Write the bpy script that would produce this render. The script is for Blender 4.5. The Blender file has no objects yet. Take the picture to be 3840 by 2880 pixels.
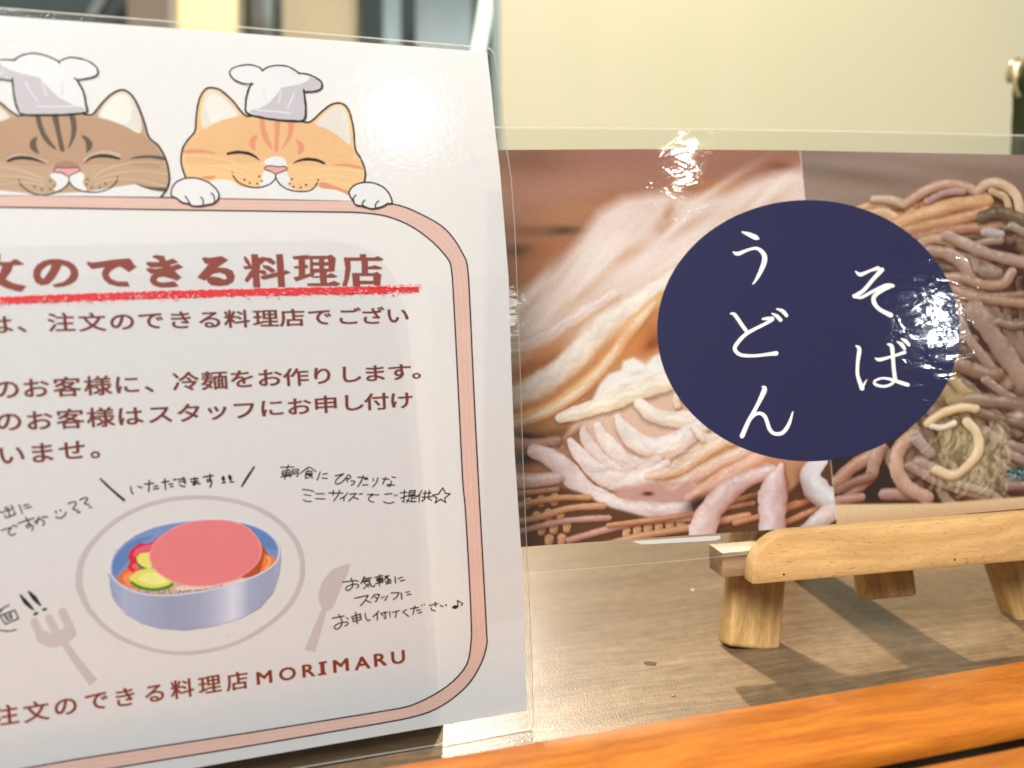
import bpy, bmesh, math, random
import numpy as np
from mathutils import Vector, Matrix
from mathutils.geometry import tessellate_polygon

# tuning values
WORLD = 0.36
WCOL = (1.0, 0.90, 0.76)
L_KEY = (38.0, 0.03, (1.0, 0.88, 0.70))
L_GLARE = (18.0, 0.06, (1.0, 0.90, 0.76))
L_C1 = (0.058, 0.045, (1.0, 0.96, 0.90))
L_C2 = (0.42, 0.03, (1.0, 0.95, 0.85))
L_C3 = (0.5, 0.022, (0.92, 1.0, 0.97))
L_ROOM = (93.0, 1.2, (0.975, 0.98, 1.0))
L_WALL = (4.2, 0.1, (1.0, 0.88, 0.55))
EXPO = 0.0
PAPER_C = (0.865, 0.868, 0.872)
E_PANEL = 0.6
E_TUBE = 0.8
PHOTO_K = 0.80
VEIL = 0.024
TRANSL = 0.15

# ---------------------------------------------------------------- camera solve
SC = bpy.context.scene
COL = SC.collection
FPX = 2883.0                       # focal length in pixels of a 3840 x 2880 photograph
CAMH = 0.128                       # camera height above the table, metres

def nrm(v):
    v = np.array(v, float)
    return v / np.linalg.norm(v)

DOWN = nrm((0.028, 1.0, 0.0747))   # world down seen by the camera (right, down, forward)
_X = nrm(np.cross(DOWN, (0, 0, 1.0)))
_Z = -DOWN
_Y = np.cross(_Z, _X)

def cam2world(v):
    v = np.array(v, float)
    return np.array([v.dot(_X), v.dot(_Y), v.dot(_Z)])

CAM = np.array([0, 0, CAMH])

def ray(s):
    return cam2world(((s[0] - 1920) / FPX, (s[1] - 1440) / FPX, 1.0))

def table_hit(s, z=0.0):
    d = ray(s)
    return CAM + d * ((z - CAMH) / d[2])

def hdir(deg):
    a = math.radians(deg)
    return np.array([math.cos(a), math.sin(a), 0.0])

UP = np.array([0, 0, 1.0])
HP, HS, HT = hdir(16.02), hdir(9.36), hdir(14.4)      # directions of poster, noodle sign / easel, tray
back = lambda H: np.array([-H[1], H[0], 0.0])

class Sheet:
    """a leaning flat sheet: origin P0 on its lower edge, H along it, V up it, N out of its face"""
    def __init__(s, P0, H, lean):
        a = math.radians(lean)
        s.P0, s.H = np.array(P0, float), H
        s.V = UP * math.cos(a) + back(H) * math.sin(a)
        s.N = -np.cross(H, s.V)
        if s.N[1] > 0: s.N = -s.N
    def hit(s, p, off=0.0):
        d = ray(p)
        t = (s.P0 + s.N * off - CAM).dot(s.N) / d.dot(s.N)
        return CAM + d * t
    def uv(s, p, off=0.0):
        q = s.hit(p, off) - s.P0
        return q.dot(s.H), q.dot(s.V)
    def at(s, u, v, off=0.0):
        return s.P0 + s.H * u + s.V * v + s.N * off

FOOT = table_hit((2836, 2437))                        # foot of the easel's left front leg
ES = back(HS)
def ez(x, y, z):
    return FOOT + HS * x + ES * y + UP * z
POSTER = Sheet(table_hit((2000, 2735)), HP, 4)
SIGN = Sheet(ez(0, -0.0125, 0.0416), HS, 14)

def reflect(sheet, p):
    d = nrm(ray(p))
    return sheet.hit(p), d - 2 * d.dot(sheet.N) * sheet.N

# ---------------------------------------------------------------- camera, world, lamps, exposure
cd = bpy.data.cameras.new('camera')
cam = bpy.data.objects.new('camera', cd)
COL.objects.link(cam)
SC.camera = cam
cd.sensor_width = 36.0
cd.lens = 36.0 * FPX / 3840
cd.clip_start = 0.01
cd.clip_end = 50
cd.dof.use_dof = True
cd.dof.focus_distance = 0.262
cd.dof.aperture_fstop = 7.0
xr, yu, zb = cam2world((1, 0, 0)), cam2world((0, -1, 0)), cam2world((0, 0, -1))
M = Matrix.Identity(4)
for i in range(3):
    M[i][0], M[i][1], M[i][2], M[i][3] = xr[i], yu[i], zb[i], CAM[i]
cam.matrix_world = M

w = bpy.data.worlds.new('World')
SC.world = w
w.use_nodes = True
w.node_tree.nodes['Background'].inputs[0].default_value = (*WCOL, 1)
w.node_tree.nodes['Background'].inputs[1].default_value = WORLD

def lamp(name, pos, target, power, size, color, kind='AREA', spot=40):
    l = bpy.data.lights.new(name, kind)
    l.energy = power
    l.color = color
    if kind == 'AREA':
        l.shape = 'DISK'
        l.size = size
    else:
        l.shadow_soft_size = size
    if kind == 'SPOT':
        l.spot_size = math.radians(spot)
        l.spot_blend = 0.8
    o = bpy.data.objects.new(name, l)
    COL.objects.link(o)
    o.location = Vector(pos)
    o.rotation_euler = (Vector(target) - Vector(pos)).to_track_quat('-Z', 'Y').to_euler()
    return o

# key lamp behind the signs: elevation and azimuth measured from the easel's shadows
LKEY = nrm(HS * 0.12 + ES * 1.0 + UP * 1.27)
CEN = ez(-0.02, 0, 0)
lamp('key_lamp', CEN + LKEY * 1.3, CEN, *L_KEY)
# lower lamp behind whose glare lies on the table
p = table_hit((1700, 2830)); d = nrm(ray((1700, 2830))); d[2] = -d[2]
lamp('counter_lamp', p + d * 1.6, p, *L_GLARE)
# ceiling lamps mirrored in the sign's film; the poster's is added low and close
for nm, sh, pt, dist, prm in (('reflected_lamp', POSTER, (1510, 440), 0.34, L_C1), ('reflected_lamp', SIGN, (2560, 620), 1.5, L_C2),
                              ('reflected_lamp', SIGN, (3500, 1165), 1.6, L_C3), ('reflected_lamp', SIGN, (3520, 1265), 1.6, L_C3)):
    q, r = reflect(sh, pt)
    lamp(nm, q + r * dist, q, *prm)
# broad room light
lamp('room_light', (-0.5, -1.0, 1.5), (0.05, 0.3, 0.1), *L_ROOM)
# lamps that light the room behind
lamp('wall_spot', (0.27, 0.78, 0.88), (0.27, 1.0, 0.60), *L_WALL, 'SPOT', 120)

SC.view_settings.view_transform = 'Standard'
SC.view_settings.look = 'None'
SC.view_settings.exposure = EXPO
SC.view_settings.gamma = 1.0
SC.cycles.max_bounces = 10
SC.cycles.transparent_max_bounces = 24
SC.cycles.caustics_reflective = False

# ---------------------------------------------------------------- materials
def lin(c):
    return tuple(((v / 255) / 12.92 if v / 255 <= 0.04045 else (((v / 255) + 0.055) / 1.055) ** 2.4) for v in c[:3])

def new_mat(name):
    m = bpy.data.materials.new(name)
    m.use_nodes = True
    nt = m.node_tree
    return m, nt, nt.nodes['Principled BSDF']

def N(nt, kind, **kw):
    n = nt.nodes.new(kind)
    for k, v in kw.items():
        if k.startswith('i_'):
            n.inputs[k[2:].replace('_', ' ')].default_value = v
        else:
            setattr(n, k, v)
    return n

def ramp(nt, stops):
    r = nt.nodes.new('ShaderNodeValToRGB')
    e = r.color_ramp.elements
    while len(e) < len(stops): e.new(0.5)
    for k, (p, c) in enumerate(stops):
        e[k].position = p
        e[k].color = (*c, 1)
    return r

_INK = {}
def ink(c, k=1.10, gloss=0.25):
    """printed ink of the sRGB colour c, with faint paper grain"""
    key = (tuple(c), k)
    if key in _INK: return _INK[key]
    m, nt, b = new_mat('print_%02x%02x%02x' % tuple(int(v) for v in c))
    base = tuple(max(0.003, min(0.95, v * k - VEIL)) for v in lin(c))
    tc = N(nt, 'ShaderNodeTexCoord')
    no = N(nt, 'ShaderNodeTexNoise', i_Scale=1500.0, i_Detail=2.0)
    no2 = N(nt, 'ShaderNodeTexNoise', i_Scale=90.0, i_Detail=2.0)
    nt.links.new(tc.outputs['Object'], no.inputs['Vector'])
    nt.links.new(tc.outputs['Object'], no2.inputs['Vector'])
    ad = N(nt, 'ShaderNodeMath', operation='ADD')
    nt.links.new(no.outputs['Fac'], ad.inputs[0]); nt.links.new(no2.outputs['Fac'], ad.inputs[1])
    mr = N(nt, 'ShaderNodeMapRange', i_From_Min=0.6, i_From_Max=1.4, i_To_Min=0.95, i_To_Max=1.05)
    nt.links.new(ad.outputs[0], mr.inputs['Value'])
    vm = N(nt, 'ShaderNodeVectorMath', operation='SCALE')
    vm.inputs[0].default_value = base
    nt.links.new(mr.outputs[0], vm.inputs['Scale'])
    nt.links.new(vm.outputs[0], b.inputs['Base Color'])
    b.inputs['Roughness'].default_value = 0.6
    b.inputs['Specular IOR Level'].default_value = gloss
    _INK[key] = m
    return m

def paper_mat(c, transl=0.16):
    m, nt, b = new_mat('paper')
    tc = N(nt, 'ShaderNodeTexCoord')
    no = N(nt, 'ShaderNodeTexNoise', i_Scale=420.0, i_Detail=4.0)
    nt.links.new(tc.outputs['Object'], no.inputs['Vector'])
    r = ramp(nt, [(0.3, tuple(v * 0.97 for v in c)), (0.7, c)])
    nt.links.new(no.outputs['Fac'], r.inputs['Fac'])
    nt.links.new(r.outputs[0], b.inputs['Base Color'])
    b.inputs['Roughness'].default_value = 0.65
    b.inputs['Specular IOR Level'].default_value = 0.2
    t = N(nt, 'ShaderNodeBsdfTranslucent'); t.inputs['Color'].default_value = (0.9, 0.88, 0.85, 1)
    mx = N(nt, 'ShaderNodeMixShader'); mx.inputs[0].default_value = transl
    nt.links.new(b.outputs[0], mx.inputs[1]); nt.links.new(t.outputs[0], mx.inputs[2])
    nt.links.new(mx.outputs[0], nt.nodes['Material Output'].inputs['Surface'])
    return m

def film_mat(name, rot, stretch, rough, bump, tint=(0.97, 0.975, 0.965), scale=900.0, wave=0.0001, wscale=55.0):
    """clear laminating film: mostly transparent, mirrors by Fresnel, slightly rippled"""
    m, nt, b = new_mat(name)
    nt.nodes.remove(b)
    tc = N(nt, 'ShaderNodeTexCoord')
    mp = N(nt, 'ShaderNodeMapping')
    mp.inputs['Rotation'].default_value = (0, rot, 0)
    mp.inputs['Scale'].default_value = stretch
    nt.links.new(tc.outputs['Object'], mp.inputs['Vector'])
    n1 = N(nt, 'ShaderNodeTexNoise', i_Scale=scale, i_Detail=2.0, i_Distortion=0.6)
    n2 = N(nt, 'ShaderNodeTexNoise', i_Scale=wscale, i_Detail=3.0, i_Distortion=0.8)
    nt.links.new(mp.outputs[0], n1.inputs['Vector']); nt.links.new(mp.outputs[0], n2.inputs['Vector'])
    b1 = N(nt, 'ShaderNodeBump', i_Strength=1.0, i_Distance=bump)
    b2 = N(nt, 'ShaderNodeBump', i_Strength=1.0, i_Distance=wave)
    nt.links.new(n1.outputs['Fac'], b1.inputs['Height'])
    nt.links.new(n2.outputs['Fac'], b2.inputs['Height']); nt.links.new(b1.outputs[0], b2.inputs['Normal'])
    tr = N(nt, 'ShaderNodeBsdfTransparent'); tr.inputs['Color'].default_value = (*tint, 1)
    gl = N(nt, 'ShaderNodeBsdfAnisotropic'); gl.inputs['Roughness'].default_value = rough
    gl.inputs['Color'].default_value = (1, 1, 1, 1)
    nt.links.new(b2.outputs[0], gl.inputs['Normal'])
    lw = N(nt, 'ShaderNodeLayerWeight', i_Blend=0.22)
    mr = N(nt, 'ShaderNodeMapRange', i_From_Min=0.0, i_From_Max=1.0, i_To_Min=0.035, i_To_Max=0.8)
    nt.links.new(lw.outputs['Fresnel'], mr.inputs['Value'])
    mx = N(nt, 'ShaderNodeMixShader')
    nt.links.new(mr.outputs[0], mx.inputs[0])
    nt.links.new(tr.outputs[0], mx.inputs[1]); nt.links.new(gl.outputs[0], mx.inputs[2])
    nt.links.new(mx.outputs[0], nt.nodes['Material Output'].inputs['Surface'])
    return m

def film_edge_mat():
    m, nt, b = new_mat('film_edge')
    b.inputs['Base Color'].default_value = (0.95, 0.96, 0.92, 1)
    b.inputs['Roughness'].default_value = 0.25
    b.inputs['Alpha'].default_value = 0.6
    t = N(nt, 'ShaderNodeBsdfTranslucent'); t.inputs['Color'].default_value = (0.95, 0.96, 0.90, 1)
    mx = N(nt, 'ShaderNodeMixShader'); mx.inputs[0].default_value = 0.14
    nt.links.new(b.outputs[0], mx.inputs[1]); nt.links.new(t.outputs[0], mx.inputs[2])
    nt.links.new(mx.outputs[0], nt.nodes['Material Output'].inputs['Surface'])
    return m

def wood_mat(name, c_dark, c_light, grain=(2.2, 26, 26), rough=0.4, speck=0.0, coat=0.0, scale=1.0, bump=0.15, knots=None, warp=0.02):
    """long grain along the object's X axis"""
    m, nt, b = new_mat(name)
    tc = N(nt, 'ShaderNodeTexCoord')
    oi = N(nt, 'ShaderNodeObjectInfo')
    add = N(nt, 'ShaderNodeVectorMath', operation='ADD')
    rnd = N(nt, 'ShaderNodeVectorMath', operation='SCALE'); rnd.inputs[0].default_value = (3.1, 1.7, 2.3)
    nt.links.new(oi.outputs['Random'], rnd.inputs['Scale'])
    nt.links.new(tc.outputs['Object'], add.inputs[0]); nt.links.new(rnd.outputs[0], add.inputs[1])
    wz = N(nt, 'ShaderNodeTexNoise', i_Scale=14.0 * scale, i_Detail=2.0)
    nt.links.new(add.outputs[0], wz.inputs['Vector'])
    ws = N(nt, 'ShaderNodeVectorMath', operation='SCALE'); ws.inputs['Scale'].default_value = warp
    nt.links.new(wz.outputs['Color'], ws.inputs[0])
    ad2 = N(nt, 'ShaderNodeVectorMath', operation='ADD')
    nt.links.new(add.outputs[0], ad2.inputs[0]); nt.links.new(ws.outputs[0], ad2.inputs[1])
    mp = N(nt, 'ShaderNodeMapping'); mp.inputs['Scale'].default_value = tuple(g * scale for g in grain)
    nt.links.new(ad2.outputs[0], mp.inputs['Vector'])
    n1 = N(nt, 'ShaderNodeTexNoise', i_Scale=3.0, i_Detail=5.0, i_Roughness=0.6)
    n2 = N(nt, 'ShaderNodeTexNoise', i_Scale=22.0, i_Detail=3.0, i_Roughness=0.6)
    nt.links.new(mp.outputs[0], n1.inputs['Vector']); nt.links.new(mp.outputs[0], n2.inputs['Vector'])
    mm = N(nt, 'ShaderNodeMix', data_type='FLOAT'); mm.inputs[0].default_value = 0.35
    nt.links.new(n1.outputs['Fac'], mm.inputs[2]); nt.links.new(n2.outputs['Fac'], mm.inputs[3])
    mid = tuple((a + b_) / 2 for a, b_ in zip(c_dark, c_light))
    r = ramp(nt, [(0.32, c_dark), (0.5, mid), (0.66, c_light)])
    nt.links.new(mm.outputs[0], r.inputs['Fac'])
    out = r.outputs[0]
    if speck:
        v = N(nt, 'ShaderNodeTexNoise', i_Scale=1.0, i_Detail=1.0)
        mp2 = N(nt, 'ShaderNodeMapping'); mp2.inputs['Scale'].default_value = (420 * scale, 1300 * scale, 1300 * scale)
        nt.links.new(add.outputs[0], mp2.inputs['Vector']); nt.links.new(mp2.outputs[0], v.inputs['Vector'])
        sr = N(nt, 'ShaderNodeMapRange', i_From_Min=0.66, i_From_Max=0.76, i_To_Min=0.0, i_To_Max=speck)
        nt.links.new(v.outputs['Fac'], sr.inputs['Value'])
        mc = N(nt, 'ShaderNodeMix', data_type='RGBA')
        nt.links.new(sr.outputs[0], mc.inputs[0]); nt.links.new(out, mc.inputs[6])
        mc.inputs[7].default_value = (*tuple(v_ * 0.35 for v_ in c_dark), 1)
        out = mc.outputs[2]
    nt.links.new(out, b.inputs['Base Color'])
    b.inputs['Roughness'].default_value = rough
    if coat:
        b.inputs['Coat Weight'].default_value = coat
        b.inputs['Coat Roughness'].default_value = 0.18
    bp = N(nt, 'ShaderNodeBump', i_Strength=bump, i_Distance=0.0004)
    nt.links.new(n2.outputs['Fac'], bp.inputs['Height'])
    nt.links.new(bp.outputs[0], b.inputs['Normal'])
    return m

def plain(name, c, rough=0.6, metal=0.0, var=0.12, scale=6.0, emit=None, spec=0.5):
    m, nt, b = new_mat(name)
    tc = N(nt, 'ShaderNodeTexCoord')
    no = N(nt, 'ShaderNodeTexNoise', i_Scale=scale, i_Detail=4.0)
    nt.links.new(tc.outputs['Object'], no.inputs['Vector'])
    r = ramp(nt, [(0.3, tuple(v * (1 - var) for v in c)), (0.7, tuple(min(1, v * (1 + var)) for v in c))])
    nt.links.new(no.outputs['Fac'], r.inputs['Fac'])
    nt.links.new(r.outputs[0], b.inputs['Base Color'])
    b.inputs['Roughness'].default_value = rough
    b.inputs['Metallic'].default_value = metal
    b.inputs['Specular IOR Level'].default_value = spec
    if emit:
        b.inputs['Emission Color'].default_value = (*emit[0], 1)
        b.inputs['Emission Strength'].default_value = emit[1]
    return m

# ---------------------------------------------------------------- object helpers
def tag(o, label=None, cat=None, group=None, kind=None):
    if label: o['label'] = label
    if cat: o['category'] = cat
    if group: o['group'] = group
    if kind: o['kind'] = kind
    return o

def empty(name, loc, H=None):
    o = bpy.data.objects.new(name, None)
    o.empty_display_size = 0.02
    COL.objects.link(o)
    o.location = Vector(loc)
    if H is not None:
        o.rotation_euler.z = math.atan2(H[1], H[0])
    bpy.context.view_layer.update()
    return o

def link(name, me, mats, parent=None):
    """mesh given in world coordinates of its parent's frame is re-expressed locally"""
    o = bpy.data.objects.new(name, me)
    COL.objects.link(o)
    for m in (mats if isinstance(mats, (list, tuple)) else [mats]):
        me.materials.append(m)
    if parent is not None:
        o.parent = parent
        top = parent
        if parent.parent is not None:
            top = parent.parent
        if parent.type == 'EMPTY':
            me.transform(parent.matrix_basis.inverted())
        elif top.type == 'EMPTY':
            me.transform(top.matrix_basis.inverted())
    return o

def board(name, mat, parent, size, O, ax, ay, az, bevel=0.0008, seg=2, profile=None, taper=None):
    """box size=(x,y,z) whose near-lower-left corner is O, its axes ax, ay, az; keeps local coordinates so grain runs along X"""
    bm = bmesh.new()
    if profile is None:
        bmesh.ops.create_cube(bm, size=1.0)
        for v in bm.verts:
            v.co = Vector(((v.co.x + .5) * size[0], (v.co.y + .5) * size[1], (v.co.z + .5) * size[2]))
        if taper:
            taper(bm)
    else:                                     # outline in the x-z plane, extruded along y
        fr = [bm.verts.new((x, 0, z)) for x, z in profile]
        bk = [bm.verts.new((x, size[1], z)) for x, z in profile]
        bm.faces.new(fr); bm.faces.new(bk[::-1])
        n = len(fr)
        for i in range(n):
            bm.faces.new((fr[i], bk[i], bk[(i + 1) % n], fr[(i + 1) % n]))
        bmesh.ops.recalc_face_normals(bm, faces=bm.faces)
    if bevel:
        es = [e for e in bm.edges if e.is_manifold and e.calc_face_angle(0) > 0.6]
        bmesh.ops.bevel(bm, geom=es, offset=bevel, segments=seg, profile=0.5, affect='EDGES')
    me = bpy.data.meshes.new(name)
    bm.to_mesh(me); bm.free()
    for f in me.polygons: f.use_smooth = True
    try: me.set_sharp_from_angle(angle=0.7)
    except Exception: pass
    o = bpy.data.objects.new(name, me)
    COL.objects.link(o)
    me.materials.append(mat)
    Mx = Matrix.Identity(4)
    for i in range(3):
        Mx[i][0], Mx[i][1], Mx[i][2], Mx[i][3] = ax[i], ay[i], az[i], O[i]
    if parent is not None:
        o.parent = parent
        o.matrix_basis = parent.matrix_world.inverted() @ Mx if parent.type == 'EMPTY' else Mx
    else:
        o.matrix_basis = Mx
    return o

def loc(x0, y0, s):
    return lambda pts: [(x0 + p[0] * s, y0 + p[1] * s) + tuple(p[2:]) for p in pts]
ZA = loc(0, 180, .36164); ZB = loc(640, 180, .38879); ZC = loc(0, 880, .34358); ZD = loc(700, 880, .41591)
ZE = loc(2400, 740, .59076); ZF = loc(0, 1700, .71146); ZG = loc(900, 1650, .74120); ZI = loc(900, 800, .60277)
ZJ = loc(1850, 500, .54236); ZK = loc(2850, 500, .54247); ZL = loc(1850, 1300, .54236); ZM = loc(2850, 1300, .54247)
ZN = loc(2600, 1900, .59076); ZO = loc(1900, 2000, .5305); ZP = loc(360, 1730, .28029); ZQ = loc(1030, 1730, .31193)
ZR = loc(1220, 2130, .24412); ZS = loc(0, 1850, .33159); ZT = loc(260, 1840, .41591); ZU = loc(0, 1100, .73237)
ZV = loc(0, 2380, .72333)

def smooth(pts, n=6, closed=False):
    """Catmull-Rom through the points, extra values (width) carried along"""
    P = [np.array(p, float) for p in pts]
    if len(P) < 3 and not closed: return P
    out = []
    L = len(P)
    rng = range(L) if closed else range(L - 1)
    for i in rng:
        if closed: a, b, c, d = P[i - 1], P[i], P[(i + 1) % L], P[(i + 2) % L]
        else: a, b, c, d = P[max(i - 1, 0)], P[i], P[i + 1], P[min(i + 2, L - 1)]
        for k in range(n):
            t = k / n
            out.append(0.5 * (2 * b + (c - a) * t + (2 * a - 5 * b + 4 * c - d) * t * t + (3 * b - a - 3 * c + d) * t ** 3))
    if not closed: out.append(P[-1])
    return out

class Art:
    """flat print drawn on a sheet: filled outlines and strokes become real faces lying a few microns apart"""
    def __init__(s, sheet, base=5e-5, step=1.2e-6):
        s.sh, s.off, s.step = sheet, base, step
        s.v, s.f, s.mi, s.mats = [], [], [], []
    def _m(s, mat):
        if mat not in s.mats: s.mats.append(mat)
        return s.mats.index(mat)
    def _v(s, p, extra=0.0):
        s.v.append(tuple(s.sh.hit((p[0], p[1]), s.off + extra)))
        return len(s.v) - 1
    def fill(s, pts, mat, holes=(), sm=0):
        s.off += s.step
        loops = [pts] + list(holes)
        if sm: loops = [smooth([q[:2] for q in l], sm, True) for l in loops]
        vl = [[Vector((p[0], p[1], 0)) for p in l] for l in loops]
        flat = [p for l in vl for p in l]
        base = len(s.v)
        for p in flat: s._v(p)
        k = s._m(mat)
        for t in tessellate_polygon(vl):
            s.f.append(tuple(base + i for i in t)); s.mi.append(k)
        return s
    def stroke(s, pts, mat, width=5.0, sm=5, closed=False, cap=True, rough=0.0, rnd=None):
        """pts: (x, y[, width]); widths in photograph pixels"""
        s.off += s.step
        P = [tuple(p[:2]) + ((p[2],) if len(p) > 2 else (width,)) for p in pts]
        P = smooth(P, sm, closed) if (len(P) > 2 and sm) else [np.array(p, float) for p in P]
        n = len(P)
        k = s._m(mat)
        L, R = [], []
        for i, p in enumerate(P):
            a = P[i - 1] if (i > 0 or closed) else P[i]
            b = P[(i + 1) % n] if (i < n - 1 or closed) else P[i]
            t = b[:2] - a[:2]
            l = np.linalg.norm(t) or 1.0
            t = t / l
            nn = np.array([-t[1], t[0]])
            hw = max(p[2], 0.3) / 2
            h1 = h2 = hw
            if rough and rnd: h1 *= 1 + rnd.uniform(-rough, rough); h2 *= 1 + rnd.uniform(-rough, rough)
            L.append(s._v(p[:2] + nn * h1, i * 1e-8)); R.append(s._v(p[:2] - nn * h2, i * 1e-8))
        for i in range(n if closed else n - 1):
            j = (i + 1) % n
            s.f.append((L[i], L[j], R[j], R[i])); s.mi.append(k)
        if cap and not closed:
            for i, sg in ((0, -1), (n - 1, 1)):
                o = P[1 if i == 0 else n - 2]
                t = (P[i][:2] - o[:2]); t = t / (np.linalg.norm(t) or 1)
                nn = np.array([-t[1], t[0]]); hw = max(P[i][2], .3) / 2
                ring = [P[i][:2] + (nn * math.cos(a) + t * math.sin(a)) * hw for a in [math.pi * q / 6 for q in range(7)]]
                ids = [s._v(q, i * 1e-8 + 2e-8) for q in ring]
                for q in range(1, 6):
                    s.f.append((ids[0], ids[q], ids[q + 1])); s.mi.append(k)
        return s
    def dot(s, c, rx, mat, ry=None, rot=0.0, n=24):
        ry = ry or rx
        return s.fill([(c[0] + rx * math.cos(a) * math.cos(rot) - ry * math.sin(a) * math.sin(rot),
                        c[1] + rx * math.cos(a) * math.sin(rot) + ry * math.sin(a) * math.cos(rot)) for a in [2 * math.pi * i / n for i in range(n)]], mat)
    def glyph(s, ch, centre, ax, ay, mat, bold=0.0):
        """ax, ay: photograph-pixel vectors of one em to the right and one em up"""
        vs, fs = glyph_mesh(ch)
        k = s._m(mat)
        # heavier face: the outline is laid down a few times, shifted round a small ring
        ring = [(0, 0)] if bold <= 0 else [(bold * math.cos(q), bold * math.sin(q)) for q in [math.pi * (0.25 + j / 2) for j in range(4)]] + [(bold, 0), (-bold, 0)]
        for bx, by in ring:
            s.off += s.step * 0.35
            base = len(s.v)
            for x, y in vs:
                gx, gy = x - GC[0] + bx, y - GC[1] + by
                s._v((centre[0] + ax[0] * gx + ay[0] * gy, centre[1] + ax[1] * gx + ay[1] * gy))
            for f in fs:
                s.f.append(tuple(base + i for i in f)); s.mi.append(k)
        return s
    def build(s, name, parent, label=None):
        me = bpy.data.meshes.new(name)
        me.from_pydata(s.v, [], s.f)
        for m in s.mats: me.materials.append(m)
        me.polygons.foreach_set('material_index', s.mi)
        # face every polygon out of the sheet
        me.update()
        bm = bmesh.new(); bm.from_mesh(me)
        Nn = Vector(s.sh.N)
        for f in bm.faces:
            if f.normal.dot(Nn) < 0: f.normal_flip()
        bm.to_mesh(me); bm.free()
        o = bpy.data.objects.new(name, me)
        COL.objects.link(o)
        o.parent = parent
        top = parent
        while top.parent is not None: top = top.parent
        me.transform(top.matrix_world.inverted())
        if label: o['label'] = label
        return o

GC = (0.5, 0.38)
_G = {}
def glyph_mesh(ch):
    key = ch
    if key in _G: return _G[key]
    c = bpy.data.curves.new('glyph', 'FONT')
    c.body = ch
    c.resolution_u = 3
    o = bpy.data.objects.new('glyph', c)
    COL.objects.link(o)
    dg = bpy.context.evaluated_depsgraph_get()
    me = o.evaluated_get(dg).to_mesh()
    vs = [(v.co.x, v.co.y) for v in me.vertices]
    fs = [tuple(f.vertices) for f in me.polygons]
    o.evaluated_get(dg).to_mesh_clear()
    bpy.data.objects.remove(o)
    bpy.data.curves.remove(c)
    _G[key] = (vs, fs)
    return _G[key]
# ================================================================ the setting
RND = random.Random(7)
def quad_sheet(name, pts, mat, kind=None, label=None, cat=None, thick=0.02, down=(0, 0, -1)):
    n = len(pts)
    vs = [tuple(p) for p in pts] + [tuple(np.array(p) + np.array(down) * thick) for p in pts]
    fs = [tuple(range(n)), tuple(range(2 * n - 1, n - 1, -1))] + [(i, i + n, (i + 1) % n + n, (i + 1) % n) for i in range(n)]
    me = bpy.data.meshes.new(name); me.from_pydata(vs, [], fs); me.update()
    bm = bmesh.new(); bm.from_mesh(me); bmesh.ops.recalc_face_normals(bm, faces=bm.faces); bm.to_mesh(me); bm.free()
    o = bpy.data.objects.new(name, me); COL.objects.link(o); me.materials.append(mat)
    return tag(o, label, cat, kind=kind)

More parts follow.
